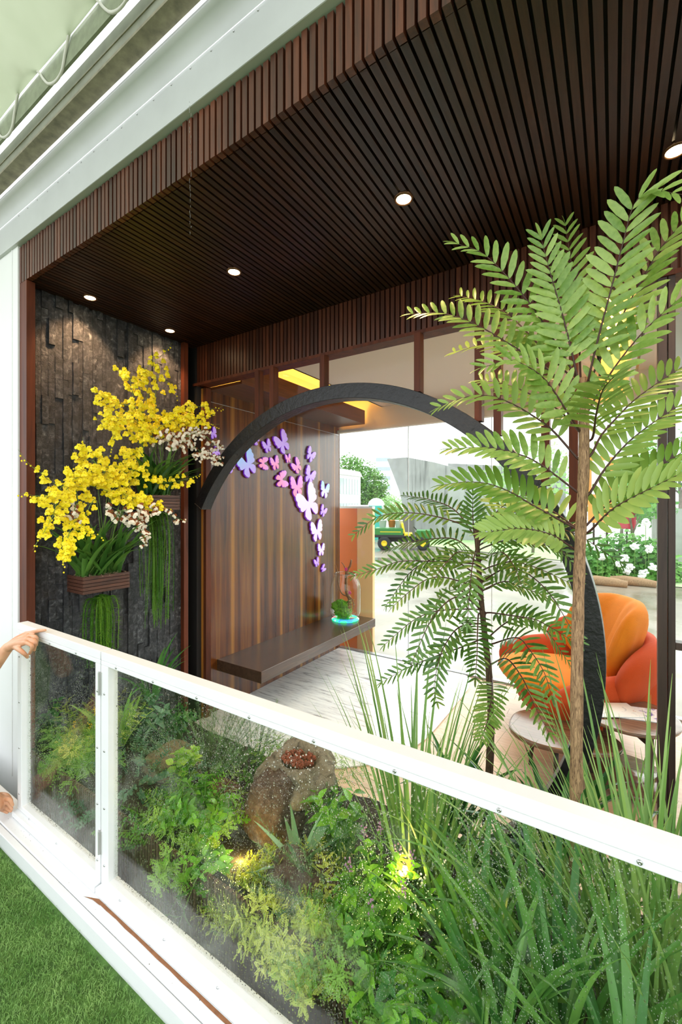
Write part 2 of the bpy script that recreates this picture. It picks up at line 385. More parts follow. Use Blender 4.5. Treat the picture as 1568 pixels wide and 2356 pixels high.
# ------------------------------------------------------------------ slatted ceiling, fascia, header
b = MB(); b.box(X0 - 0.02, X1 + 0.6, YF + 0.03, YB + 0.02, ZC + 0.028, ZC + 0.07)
ceil = tag(b.build('ceiling', M['dark']), 'timber slatted ceiling above the garden, shade in the slat colour', 'ceiling', kind='structure')
b = MB(); b.box(0, SW, 0, YB - YF - 0.035, 0, 0.028); me = b.mesh('slat', M['shadeslat'])
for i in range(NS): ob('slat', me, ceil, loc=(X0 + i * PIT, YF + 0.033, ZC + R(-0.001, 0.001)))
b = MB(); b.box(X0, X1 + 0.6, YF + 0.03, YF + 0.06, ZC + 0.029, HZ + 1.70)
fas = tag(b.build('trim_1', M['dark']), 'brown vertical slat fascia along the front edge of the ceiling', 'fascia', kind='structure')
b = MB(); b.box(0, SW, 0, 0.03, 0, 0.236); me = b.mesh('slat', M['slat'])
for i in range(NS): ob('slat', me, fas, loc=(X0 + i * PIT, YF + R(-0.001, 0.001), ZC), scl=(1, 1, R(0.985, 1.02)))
b = MB(); b.box(XW - 0.06, X1 + 0.6, YB + 0.022, YB + 0.11, 2.80, ZC + 0.03); b.box(XW - 0.06, X1 + 0.6, YB - 0.012, YB + 0.022, 2.795, 2.818)
hdr = tag(b.build('trim_2', [M['post']]), 'dark slatted timber header beam above the round arch', 'header', kind='structure')
b = MB(); b.box(0, SW, 0, 0.024, 0, ZC - 2.82); me = b.mesh('slat', M['slat'])
for i in range(NS - 1): ob('slat', me, hdr, loc=(X0 + 0.06 + i * PIT, YB - 0.002, 2.819))
# posts
def post(name, lab, x0, x1, y0, y1, z0=-0.6, z1=ZC):
    b = MB(); b.box(x0, x1, y0, y1, z0, z1); return tag(b.build(name, M['post'], bevel=0.002), lab, 'post', kind='structure')
post('trim_3', 'reddish brown front post at the left end of the slatted canopy', -3.272, -3.17, YF, YF + 0.05)
post('trim_4', 'narrow brown post at the right edge of the stone wall', -3.25, -3.20, 2.41, 2.455)
post('trim_5', 'brown jamb post carrying the left end of the arch', -3.25, -3.165, 2.622, 2.68, z1=2.79)
# roof and remaining shell
b = MB(); b.box(-3.6, 5, YF + 0.06, 5.3, HZ + 1.71, HZ + 1.9)
tag(b.build('roof', M['wallwhite']), 'flat white roof slab over the pavilion', 'roof', kind='structure')
# ------------------------------------------------------------------ stone wall
def slate():
    m, nt, bs, out = newmat('split_slate')
    oi = node(nt, 'ShaderNodeObjectInfo'); ge = node(nt, 'ShaderNodeNewGeometry'); mp = node(nt, 'ShaderNodeMapping'); nt.links.new(ge.outputs['Position'], mp.inputs[0])
    ad = node(nt, 'ShaderNodeVectorMath', operation='ADD'); mu = node(nt, 'ShaderNodeMath', operation='MULTIPLY'); mu.inputs[1].default_value = 50; nt.links.new(oi.outputs['Random'], mu.inputs[0]); nt.links.new(mp.outputs[0], ad.inputs[0]); nt.links.new(mu.outputs[0], ad.inputs[1])
    f = noise(nt, ad.outputs[0], 24, 9, 0.72, 0.6)
    c = ramp(nt, f, [(0.34, S('#18181b')), (0.50, S('#3c3d42')), (0.62, S('#696a6f')), (0.72, S('#b0b0b2'))])
    g = ramp(nt, oi.outputs['Random'], [(0, (0.55, 0.55, 0.57)), (1, (1.1, 1.08, 1.05))])
    nt.links.new(mixc(nt, 1, c, g, 'MULTIPLY'), bs.inputs[0]); bs.inputs['Roughness'].default_value = 0.42
    bump(nt, bs, noise(nt, ad.outputs[0], 70, 9, 0.75), 0.9, 0.012); return m
M['slate'] = slate()
b = MB(); b.box(XS - 0.2, XS - 0.012, 1.26, 2.5, -0.6, ZC)
sw = tag(b.build('wall_left', M['slate']), 'dark split slate feature wall behind the hanging orchids', 'wall', kind='structure')
metas = []
for k in range(6):
    b = MB(); n = 5; vs = []
    d = [[R(0, 0.006) for _ in range(n)] for _ in range(3)]
    for j in range(n):
        for i in range(3): vs.append((0.012 + d[i][j] * (0.5 if i != 1 else 1), i / 2, j / (n - 1)))
    nb = len(vs)
    fs = [(j * 3 + i, j * 3 + i + 1, j * 3 + i + 4, j * 3 + i + 3) for j in range(n - 1) for i in range(2)]
    vs += [(0, 0, 0), (0, 1, 0), (0, 1, 1), (0, 0, 1)]
    fs += [(nb, 2, 1, 0, nb) [:4] if False else (nb, nb + 1, 2, 1, 0), (nb + 3,) + tuple((n - 1) * 3 + i for i in range(3)) + (nb + 2,), (nb,) + tuple(j * 3 for j in range(n)) + (nb + 3,), (nb + 1, nb + 2) + tuple(j * 3 + 2 for j in range(n - 1, -1, -1))]
    b.add(vs, fs); metas.append(b.mesh('stone', M['slate']))
y = 1.245; cnt = 0
while y < 2.41:
    w = random.choice((0.028, 0.034, 0.042, 0.05)); z = -0.45 - R(0, 0.3)
    while z < ZC:
        h = R(0.12, 0.42); h = min(h, ZC - z)
        if h > 0.02:
            ob('stone', random.choice(metas), sw, loc=(XS - 0.012 + random.choice((0, 0, 0.003, 0.006, 0.014)), y + 0.0008, z), scl=(1, min(w, 2.41 - y) - 0.0016, h - 0.002))
        z += h
    y += w
# ------------------------------------------------------------------ pavilion room
b = MB(); b.box(-3.5, 4.5, 2.45, 5.0, ZF - 0.3, ZF - 0.012)
flo = tag(b.build('floor', M['soil']), 'pale oak plank floor of the lounge', 'floor', kind='structure')
M['oak'] = wood('pale_oak', '#c9a585', '#e2c5a6', (2, 40, 20), rough=0.35, rnd=0.12, bmp=0.05)
b = MB(); b.box(0, 1.55, 0, 0.118, 0, 0.012); me = b.mesh('plank', M['oak'])
for j in range(21):
    x = -2.4 - 0.37 * (j % 3) * 0.6
    while x < 3.0: ob('plank', me, flo, loc=(x, 2.452 + j * 0.119, ZF - 0.012)); x += 1.552
def marble():
    m, nt, bs, out = newmat('white_veined_marble')
    v = texco(nt, (1.1, 9, 1), rot=(0, 0, math.radians(-14)))
    f = noise(nt, v, 3.2, 8, 0.7, 0.4); c = ramp(nt, f, [(0.36, S('#a0a0a3')), (0.43, S('#e2e2e4')), (0.55, S('#f6f6f6')), (0.70, S('#f8f8f8')), (0.76, S('#b8b8bc'))])
    v2 = noise(nt, texco(nt, (1.2, 22, 1), rot=(0, 0, math.radians(-14))), 3.0, 6, 0.6, 0.6); c2 = ramp(nt, v2, [(0.30, S('#56565c')), (0.36, (1, 1, 1, 1))])
    nt.links.new(mixc(nt, 1, c, c2, 'MULTIPLY'), bs.inputs[0]); bs.inputs['Roughness'].default_value = 0.12; return m
M['marble'] = marble()
poly = [(-3.2, 2.44), (-2.25, 2.44)] + [(-1.32 - 0.95 * (1 - math.sin(t * PI / 20)) ** 1.0 + 0.0, 3.55 - 1.08 * math.cos(t * PI / 20)) for t in range(1, 11)] + [(-1.31, 4.0), (-1.31, 4.6), (-1.36, 4.86), (-1.45, 4.93), (-3.2, 4.93)]
b = MB(); b.prism(poly, 0.012, Matrix.Translation((0, 0, ZF)))
tag(b.build('floor_marble', M['marble'], bevel=0.002), 'white veined marble floor slab with rounded corner below the bench', 'floor', kind='structure')
# walnut feature wall
def walnut():
    m, nt, bs, out = newmat('bookmatched_walnut')
    oi = node(nt, 'ShaderNodeObjectInfo'); t = node(nt, 'ShaderNodeTexCoord'); sx = node(nt, 'ShaderNodeSeparateXYZ'); nt.links.new(t.outputs['Object'], sx.inputs[0])
    # distance from the panel centre line, so the figure mirrors
    ab = node(nt, 'ShaderNodeMath', operation='ABSOLUTE'); nt.links.new(sx.outputs[1], ab.inputs[0])
    cm = node(nt, 'ShaderNodeCombineXYZ'); nt.links.new(ab.outputs[0], cm.inputs[1]); nt.links.new(sx.outputs[2], cm.inputs[2])
    mu = node(nt, 'ShaderNodeMath', operation='MULTIPLY'); mu.inputs[1].default_value = 3.0; nt.links.new(oi.outputs['Random'], mu.inputs[0]); nt.links.new(mu.outputs[0], cm.inputs[0])
    mp = node(nt, 'ShaderNodeMapping'); mp.inputs['Scale'].default_value = (1, 9, 0.35); nt.links.new(cm.outputs[0], mp.inputs[0])
    f = noise(nt, mp.outputs[0], 2.2, 3, 0.5, 0.8)
    mp2 = node(nt, 'ShaderNodeMapping'); mp2.inputs['Scale'].default_value = (1, 140, 2.5); nt.links.new(cm.outputs[0], mp2.inputs[0])
    f2 = noise(nt, mp2.outputs[0], 1.5, 4, 0.6, 0.2)
    c = ramp(nt, f, [(0.3, S('#43200f')), (0.5, S('#673718')), (0.7, S('#7d4b1f'))])
    c2 = ramp(nt, f2, [(0.3, (0.68, 0.66, 0.62)), (0.65, (1.1, 1.08, 1.0))])
    c = mixc(nt, 1, c, c2, 'MULTIPLY')
    e = node(nt, 'ShaderNodeMapRange'); e.inputs[1].default_value = 0.150; e.inputs[2].default_value = 0.185; nt.links.new(ab.outputs[0], e.inputs[0])
    e2 = node(nt, 'ShaderNodeMath', operation='MULTIPLY'); e2.inputs[1].default_value = 0.55; nt.links.new(e.outputs[0], e2.inputs[0])
    nt.links.new(mixc(nt, e2.outputs[0], c, S('#c98a3c')), bs.inputs[0])
    bs.inputs['Roughness'].default_value = 0.22; return m
M['walnut'] = walnut()
b = MB(); b.box(XW - 0.15, XW - 0.018, 2.56, 4.93, ZF, 3.3)
ww = tag(b.build('wall_room', M['dark']), 'glossy book-matched walnut wall carrying the butterflies', 'wall', kind='structure')
b = MB(); b.box(-0.018, 0, -0.1845, 0.1845, 0, 2.78 - ZF); me = b.mesh('panel', M['walnut'])
for k in range(7):
    o = ob('panel', me, ww, loc=(XW, 2.61 + 0.185 + k * 0.37 - 0.0, ZF + 0.002))
    if k == 6: o.scale = (1, 0.26, 1); o.location.y = 2.61 + 6 * 0.37 + 0.048
# metal inlay line on the wall
b = MB(); b.box(XW, XW + 0.003, 2.65, 4.92, 2.675, 2.679); tag(b.build('trim_6', M['steel']), 'thin bright metal inlay line across the walnut wall', 'inlay', kind='structure')
M['bulk'] = wood('bulkhead_walnut', '#4d2a1c', '#75452c', (30, 2, 30), rough=0.4, rnd=0.05)
b = MB(); b.box(-3.45, XW - 0.001, 4.931, 4.955, ZF - 0.1, 2.72); tag(b.build('trim_9', M['bulk']), 'walnut jamb closing the end of the butterfly wall', 'jamb', kind='structure')
# bulkhead with cove, room ceilings
CZ = HZ + 1.30
b = MB(); b.box(XW, -2.77, YB + 0.13, 4.90, HZ + 1.09, HZ + 1.115); b.box(-2.79, -2.77, YB + 0.13, 4.90, HZ + 1.115, HZ + 1.27)
tag(b.build('trim_7', M['bulk']), 'walnut cove bulkhead running along the top of the walnut wall', 'bulkhead', kind='structure')
b = MB(); b.box(-2.55, -0.10, YB + 0.11, YW + 0.05, CZ, CZ + 0.1); b.box(-3.3, 4.5, YB + 0.11, YW + 0.05, CZ + 0.24, CZ + 0.3)
b.box(-2.55, -2.53, YB + 0.11, YW, CZ, CZ + 0.24); b.box(XW - 0.017, XW + 0.02, YB + 0.11, YW, HZ + 1.116, CZ + 0.24); b.box(-0.12, -0.10, YB + 0.11, YW, CZ, CZ + 0.24); b.box(0.2, 4.5, YB + 0.11, YW + 0.05, CZ, CZ + 0.06)
tag(b.build('ceiling_room', M['beige']), 'cream plaster ceiling of the lounge with recessed coves', 'ceiling', kind='structure')
b = MB(); b.box(-3.5, 4.5, YW, YW + 0.12, 2.72, 3.4); b.box(-3.5, 4.5, YW - 0.06, YW, 2.70, 2.735)
tag(b.build('wall_rear', M['beige']), 'cream wall band above the large rear window', 'wall', kind='structure')
b = MB(); b.box(0.10, 0.13, YB + 0.13, 4.9, HZ + 0.95, CZ + 0.24); b.box(0.30, 0.42, 3.6, 3.75, HZ + 0.9, CZ)
tag(b.build('trim_8', M['wallwhite']), 'white hanging bulkhead beside the warm cove on the right', 'bulkhead', kind='structure')
b = MB(); b.box(4.4, 4.5, 1.3, 5.0, ZF - 0.3, 3.4)
tag(b.build('wall_right', M['beige']), 'outer right wall of the pavilion', 'wall', kind='structure')
b = MB(); b.box(-3.7, -3.45, 1.31, 5.05, -0.7, 3.5); tag(b.build('wall_outer', M['beige']), 'outer left wall of the pavilion', 'wall', kind='structure')
M['cove'] = emitter('cove_led_strip', '#ffb84a', 12.0)
for k, (xx, lab) in enumerate(((-2.95, 'warm LED cove strip above the walnut bulkhead'), (0.0, 'warm LED cove strip beside the white bulkhead'))):
    zz = HZ + 1.117 if k == 0 else CZ + 0.215
    b = MB(); b.box(xx - 0.05, xx + 0.05, YB + 0.2, 4.85, zz, zz + 0.02)
    tag(b.build('cove_light', M['cove']), lab, 'light')
# rear window
b = MB(); b.box(XW, 4.4, YW + 0.01, YW + 0.022, ZF, 2.72); w1 = tag(b.build('window_1', M['pane']), 'full-height clear rear window onto the wet yard', 'window', kind='structure')
b = MB(); b.box(XW, 4.4, YW - 0.02, YW + 0.05, ZF - 0.01, ZF + 0.022); b.build('window_track', plain('grey_track', (0.35, 0.36, 0.37), 0.35, 0.7), w1)
b = MB(); b.box(-0.003, 0.003, -0.008, 0.008, 0, 2.72 - ZF); me = b.mesh('glass_joint', plain('silicone_joint', (0.5, 0.52, 0.52), 0.4))
for px in (938, 1130): p = W(px, 1300, y=YW); ob('glass_joint', me, w1, loc=(p.x, YW + 0.016, ZF))
# ------------------------------------------------------------------ arch
ACX, ACZ, AR, AT = -1.716, HZ - 0.82, 1.686, 0.103
def arch():
    r = thing('moon_arch', 'charcoal black circular moon-gate arch framing the lounge', 'arch', (ACX, 2.545, ZF - 0.2))
    b = MB(); n = 120; vs = []; Y0, Y1 = 2.505, 2.615
    a0 = math.asin((HZ - ACZ) / (AR - 0.05)); a0 = PI - a0
    zb = ZF - 0.22; a1 = -math.asin((ACZ - zb) / AR)
    for i in range(n + 1):
        a = a0 + (a1 - a0) * i / n; c, s = math.cos(a), math.sin(a)
        for rr, yy in ((AR, Y0), (AR - AT, Y0), (AR - AT, Y1), (AR, Y1)): vs.append((rr * c, yy - 2.545, ACZ + rr * s - zb))
    fs = [(i * 4 + k, i * 4 + (k + 1) % 4, (i + 1) * 4 + (k + 1) % 4, (i + 1) * 4 + k) for i in range(n) for k in range(4)] + [(0, 1, 2, 3), (n * 4 + 3, n * 4 + 2, n * 4 + 1, n * 4)]
    b.add(vs, fs); o = b.build('arch_ring', M['black'], r, bevel=0.003)
    r.location.z = zb
    return r
arch()
for x in (-2.44, -2.28, -1.79, -1.05, -0.668, -0.56, -0.31, -0.176):
    zt = ACZ + math.sqrt(max(AR ** 2 - (x - ACX) ** 2, 0)) + 0.001
    lab = {-2.44: 'first hanger from the stone wall between header and arch', -2.28: 'second hanger from the stone wall between header and arch', -1.79: 'short brown hanger at the crown of the arch', -1.05: 'brown hanger right of the arch crown',
           -0.668: 'brown hanger where the arch meets the palm fronds', -0.56: 'brown hanger just right of the palm frond tip', -0.31: 'long brown hanger left of the tall palm trunk', -0.176: 'long brown hanger directly behind the tall palm trunk'}[x]
    b = MB(); b.box(-0.021, 0.021, -0.03, 0.03, 0, 2.797 - zt); tag(b.build('arch_hanger', M['post'], loc=(x, 2.56, zt)), lab, 'hanger', 'hangers between header and arch')
b = MB(); b.box(XW + 0.04, 0.17, YB + 0.0, YB + 0.010, ZF, 2.80); tag(b.build('window_2', pane('front_glass', refl=0.25), loc=(0, 0.025, 0)), 'clear front glass wall behind the arch', 'window', kind='structure')
# glazed door at the right
def door():
    r = bpy.data.objects.new('door_1', None); col.objects.link(r); r.location = (0.2, YB + 0.03, ZF); tag(r, 'dark timber framed glass door at the right edge', 'door', kind='structure')
    md = wood('door_dark_wood', '#2a1d17', '#46342b', (20, 20, 2), rnd=0.05)
    for nm, x0, x1, z0, z1 in (('stile', -0.018, 0.018, 0, 3.08), ('stile', 0.022, 0.05, 0, 3.08), ('rail', 0.05, 0.95, 1.285, 1.32), ('rail', 0.05, 0.95, 0.0, 0.08), ('stile', 0.95, 0.99, 0, 3.08)):
        b = MB(); b.box(x0, x1, -0.03, 0.03, z0, z1); b.build(nm, md, r, bevel=0.002)
    b = MB(); b.box(0.05, 0.95, -0.004, 0.004, 0.08, 3.08); b.build('pane', M['pane'], r)
door()
# ------------------------------------------------------------------ downlights
M['lamp'] = emitter('downlight_lens', '#ffe2b0', 30)
M['trimring'] = plain('downlight_bronze_ring', '#6b4a30', 0.3, 0.6)
def downlight(x, y, lab, energy, ang, rot=(0, 0, 0)):
    r = thing('downlight', lab, 'downlight', (x, y, ZC), group='recessed ceiling downlights')
    b = MB(); b.lathe([(0.046, 0.012), (0.046, -0.004), (0.040, -0.008), (0.034, -0.005), (0.034, -0.002)], 28); b.build('ring', M['trimring'], r, True)
    b = MB(); b.lathe([(0.034, -0.003), (0.0001, -0.003)], 28); b.build('lens', M['lamp'], r)
    l = bpy.data.lights.new('downlight_beam', 'SPOT'); l.energy = energy; l.color = (1, 0.60, 0.30); l.spot_size = math.radians(ang); l.spot_blend = 0.6; l.shadow_soft_size = 0.03
    o = bpy.data.objects.new('downlight_beam', l); col.objects.link(o); o.parent = r; o.location = (0, 0, -0.015); o.rotation_euler = rot
downlight(-0.835, 1.85, 'downlight nearest the palm fronds in the slatted ceiling', 25, 90)
downlight(-1.98, 1.856, 'downlight in the middle of the slatted ceiling', 25, 90)
downlight(-3.07, 1.543, 'downlight nearest the front post washing the slate wall', 18, 95, (0, math.radians(14), 0))
downlight(-3.09, 2.19, 'downlight at the back corner of the slate wall', 15, 95, (0, math.radians(14), 0))
downlight(0.215, 2.2, 'downlight at the right edge of the slatted ceiling', 25, 90)
# ------------------------------------------------------------------ glass railing
YR = 1.0
def screws(par, pts, dirv=(0, -1, 0)):
    b = MB(); b.lathe([(0.0055, 0.0), (0.0045, 0.003), (0.0015, 0.0042), (0.0015, 0.0025), (0.0001, 0.0025)], 10); me = b.mesh('screw', M['steel'], True)
    for p in pts: ob('screw', me, par, M=Matrix.Translation(p) @ Matrix.Rotation(PI / 2, 4, 'X'))
def railing(name, lab, x0, x1, left, right, mid=None):
    r = thing(name, lab, 'railing', (x0, YR, 0), group=None)
    Wd = x1 - x0; H = 1.05; T = 0.045
    def bar(nm, a, c, z0, z1, d=T): bb = MB(); bb.box(a, c, 0, d, z0, z1); return bb.build(nm, M['white'], r, bevel=0.003)
    bar('top_rail', 0, Wd, H - 0.038, H, 0.05); bar('top_bead', 0.0, Wd, H - 0.058, H - 0.0385, 0.03)
    bar('bottom_rail', 0, Wd, 0.030, 0.058); bb = MB(); bb.box(0, Wd, -0.026, T, 0.002, 0.0295); bb.build('base_rail', M['white'], r, bevel=0.003)
    bar('stile', 0, left, 0.055, H - 0.058); bar('stile', Wd - right, Wd, 0.055, H - 0.058)
    b = MB(); b.box(left - 0.005, Wd - right + 0.005, 0.026, 0.032, 0.05, H - 0.05); g = b.build('pane', M['wet'], r); g['label'] = 'wet glass pane beaded with rain'
    pts = []
    for i in range(int(Wd / 0.26) + 1): pts.append((0.12 + i * 0.26, -0.0, H - 0.047))
    for i in range(int(Wd / 0.3)): pts.append((0.15 + i * 0.3, 0, 0.03))
    for i in range(4): pts.append((left / 2, 0, 0.12 + i * 0.25)); pts.append((Wd - right / 2, 0, 0.12 + i * 0.25))
    screws(r, [p for p in pts if p[0] < Wd])
    return r
gate = railing('railing_gate', 'short white framed glass gate panel beside the white wall', -2.755, -1.906, 0.05, 0.04)
fence = railing('glass_railing', 'long white framed glass railing panel in front of the herb garden', -1.897, 1.35, 0.055, 0.055)
for z in (0.16, 0.86):
    b = MB(); b.box(-0.012, 0.012, -0.004, 0.002, 0, 0.1); b.tube([(0, -0.006, 0), (0, -0.006, 0.1)], 0.005, 8); b.build('hinge', plain('grey_hinge', (0.55, 0.55, 0.53), 0.4, 0.6), gate, loc=(0.853, 0, z))
def water():
    m, nt, bs, out = newmat('rain_water'); bs.inputs['Base Color'].default_value = (1, 1, 1, 1); bs.inputs['Roughness'].default_value = 0.02; bs.inputs['IOR'].default_value = 1.33; bs.inputs['Transmission Weight'].default_value = 1.0
    return m
M['water'] = water()
def drops(par, x0, x1, N, seed):
    rs = np.random.RandomState(seed); n = 6
    x = rs.uniform(x0, x1, N * 2); z = 0.06 + 0.92 * rs.uniform(0, 1, N * 2) ** 1.3
    dens = np.array([0.25 + 0.75 * (0.5 + 0.5 * mnoise.noise((a * 2.2 + seed, 0, c * 2.2))) for a, c in zip(x, z)])
    k = rs.uniform(0, 1, N * 2) < dens; x, z = x[k][:N], z[k][:N]; N = len(x)
    r = 0.0010 + 0.0022 * rs.uniform(0, 1, N) ** 2.2
    a = np.arange(n) * 2 * PI / n
    ring = np.stack([np.cos(a), np.zeros(n), np.sin(a)], 1)
    V = np.zeros((N, 2 * n + 1, 3)); st = rs.uniform(1.0, 1.6, N)
    for q in range(n):
        V[:, q, 0] = x + ring[q, 0] * r; V[:, q, 2] = z + ring[q, 2] * r * st; V[:, q, 1] = 0.0257
        V[:, n + q, 0] = x + ring[q, 0] * r * 0.7; V[:, n + q, 2] = z + ring[q, 2] * r * st * 0.7 - r * 0.1; V[:, n + q, 1] = 0.0257 - r * 0.55
    V[:, 2 * n, 0] = x; V[:, 2 * n, 2] = z - r * 0.15; V[:, 2 * n, 1] = 0.0257 - r * 0.75
    F = []
    base = [(q, (q + 1) % n, n + (q + 1) % n, n + q) for q in range(n)] + [(n + q, n + (q + 1) % n, 2 * n) for q in range(n)]
    for i in range(N):
        o = i * (2 * n + 1); F += [tuple(t + o for t in f) for f in base]
    me = bpy.data.meshes.new('raindrops'); me.from_pydata(V.reshape(-1, 3).tolist(), [], F); me.materials.append(M['water'])
    me.polygons.foreach_set('use_smooth', [True] * len(F)); me.update()
    ob('raindrops', me, par)['kind'] = 'stuff'
drops(gate, 0.05, 0.81, 4600, 3); drops(fence, 0.055, 2.95, 16000, 5)
# ------------------------------------------------------------------ leaf geometry
def leafgeo(prof, fold=0.18, curl=0.25, L=1.0, wd=0.3, twist=0):
    V = []; F = []; n = len(prof)
    for i, (t, w) in enumerate(prof):
        x = t * L; z = -curl * t * t * L; h = w * wd / 2
        V += [(x, 0, z), (x, h, z + fold * h * 2), (x, -h, z + fold * h * 2)]
    for i in range(n - 1):
        a = i * 3; c = a + 3
        F += [(a, c, c + 1, a + 1), (a, a + 2, c + 2, c)]
    return V, F
def geomesh(name, geo, m):
    b = MB(); b.add(*geo); return b.mesh(name, m, True)
OV = [(0, 0.05), (0.15, 0.62), (0.38, 1.0), (0.65, 0.78), (0.85, 0.4), (1, 0.02)]
EL = [(0, 0.12), (0.12, 0.6), (0.4, 1.0), (0.75, 0.85), (0.92, 0.5), (1, 0.04)]
G_ov = leafgeo([(0, 0.05), (0.1, 0.5), (0.25, 0.88), (0.45, 1.0), (0.65, 0.82), (0.85, 0.42), (1, 0.02)], 0.16, 0.3, 1, 0.54); G_el = leafgeo(EL, 0.14, 0.12, 1, 0.245); G_nar = leafgeo(EL, 0.14, 0.15, 1, 0.21); G_lance = leafgeo(OV, 0.2, 0.2, 1, 0.3)
def blade(L, w, bend, seg=9, fold=0.12, start=0.08):
    V = []; F = []; p = Vector((0, 0, 0)); a = start
    for i in range(seg + 1):
        t = i / seg; h = w / 2 * (0.55 + 0.45 * min(1, t * 4)) * (1 - max(0, t - 0.45) / 0.55) ** 0.8 + 0.0004
        d = Vector((math.sin(a), 0, math.cos(a))); nrm = Vector((-math.cos(a), 0, math.sin(a)))
        V += [tuple(p), tuple(p + Vector((0, h, 0)) + nrm * fold * h * 2), tuple(p + Vector((0, -h, 0)) + nrm * fold * h * 2)]
        p = p + d * (L / seg); a += bend / seg * (0.3 + 1.4 * t)
    for i in range(seg):
        a_ = i * 3; c = a_ + 3; F += [(a_, a_ + 1, c + 1, c), (a_, c, c + 2, a_ + 2)]
    return V, F
# ------------------------------------------------------------------ planter bed
def soilz(x, y): return 0.10 - 0.27 * (y - 1.25)
pl = thing('planter_bed', 'dark ribbed timber planter bed behind the wet glass', 'planter', (0, 1.2, -0.3))
b = MB(); b.box(-3.165, 1.4, 0.016, 0.05, -0.2, 0.42); b.build('front_board', M['dark'], pl)
M['rib'] = wood('wet_rib_wood', '#4a382e', '#7a6252', (40, 40, 3), rough=0.3, rnd=0.4)
b = MB(); b.box(0, 0.015, 0, 0.016, -0.2, 0.43); me = b.mesh('rib', M['rib'])
for i in range(206): ob('rib', me, pl, loc=(-3.16 + i * 0.022, 0, 0))
b = MB(); n, m_ = 70, 20; vs = []
for i in range(n + 1):
    for k in range(m_ + 1):
        x = -3.2 + 4.6 * i / n; yy = 1.25 + 1.18 * k / m_
        vs.append((x, yy - 1.2, soilz(x, yy) + 0.3 + 0.03 * mnoise.noise((x * 6, yy * 6, 0))))
b.add(vs, [(i * (m_ + 1) + k, (i + 1) * (m_ + 1) + k, (i + 1) * (m_ + 1) + k + 1, i * (m_ + 1) + k + 1) for i in range(n) for k in range(m_)])
b.build('soil', M['soil'], pl, True)
# ------------------------------------------------------------------ rocks
def rockmat(name, c1, c2, c3):
    m, nt, bs, out = newmat(name); f = noise(nt, texco(nt), 28, 9, 0.72, 0.6)
    nt.links.new(ramp(nt, f, [(0.32, S(c1)), (0.5, S(c2)), (0.7, S(c3))]), bs.inputs[0]); bs.inputs['Roughness'].default_value = 0.7
    bump(nt, bs, noise(nt, texco(nt), 75, 9, 0.75), 1.0, 0.02); return m
M['rockbrown'] = rockmat('brown_boulder', '#45322a', '#6d5345', '#8c7262')
M['rocktan'] = rockmat('tan_boulder', '#66594c', '#a09078', '#bcad94')
M['rockred'] = rockmat('red_brown_boulder', '#43271c', '#6d4433', '#85604c')
M['sand'] = rockmat('layered_sandstone', '#6b5c40', '#9c8863', '#b8a57d')
def rock(lab, px, py, y, r, m, amp=0.25, rz=0, seed=0, dent=0, gravel=False, tilt=0.0):
    c = W(px, py, y=y); o = thing('garden_rock', lab, 'rock', (c.x, c.y, c.z - r[2]), rz, 'rocks among the herbs')
    def fn(p, a, bb):
        q = Vector((p.x / r[0], p.y / r[1], p.z / r[2]))
        d = 1 + amp * mnoise.noise(q * 1.1 + Vector((seed, 0, 0))) + amp * 0.45 * mnoise.noise(q * 2.7 + Vector((0, seed, 0))) + amp * 0.3 * mnoise.noise(q * 6 + Vector((0, 0, seed)))
        p = p * d
        if dent:
            rad = math.hypot(q.x - 0.1, q.y + 0.15)
            if q.z > 0 and rad < 0.6: p.z -= dent * r[2] * (1 - (rad / 0.6) ** 2)
        return p
    b = MB(); b.ell((0, 0, r[2]), r, Matrix.Rotation(tilt, 3, 'Y'), 30, 20, 0.85, fn=fn); b.build('boulder', m, o, True)
    if gravel:
        b = MB()
        for i in range(110):
            a = R(0, 2 * PI); q = R(0, 1) ** 0.5 * 0.42; b.ell((0.02 + math.cos(a) * q * r[0], -0.03 + math.sin(a) * q * r[1], r[2] * 1.62 + R(0, 0.012)), (R(.008, .014),) * 3, nu=6, nv=4)
        g = b.build('gravel_fill', M['gravel'], o); g['kind'] = 'stuff'; g['label'] = 'red clay gravel in the hollow'
    return o
rock('hollowed tan boulder holding red gravel', 684, 1772, 1.85, (0.215, 0.18, 0.125), M['rocktan'], 0.42, 0.3, 2, dent=0.9, gravel=True)
rock('large rounded brown boulder under the hollowed rock', 630, 1868, 1.68, (0.15, 0.14, 0.20), M['rockbrown'], 0.2, 0.0, 5)
rock('low brown boulder below the aloe', 690, 2035, 1.42, (0.19, 0.11, 0.11), M['rockbrown'], 0.22, 0.2, 9)
rock('red brown rock behind the pale basil bush', 500, 1850, 1.78, (0.17, 0.12, 0.14), M['rockred'], 0.25, 0.5, 13)
rock('small red brown rock at the left below the mint', 350, 1715, 2.05, (0.2, 0.12, 0.09), M['rockred'], 0.25, 0.1, 17)
def sandstone():
    c = W(395, 1800, y=1.72); o = thing('sandstone_stack', 'tan layered sandstone slabs stacked beside the rosemary', 'rock', (c.x, c.y, 0.0))
    for k in range(4):
        b = MB(); b.ell((R(-.02, .02), R(-.02, .02), -0.10 + k * 0.055), (0.19 - 0.015 * k, 0.14, 0.032), nu=24, nv=8, e=0.5, fn=lambda p, a, bb: p * (1 + 0.16 * mnoise.noise(p * 7 + Vector((k * 5, 0, 0))))); b.build('slab', M['sand'], o, True)
sandstone()
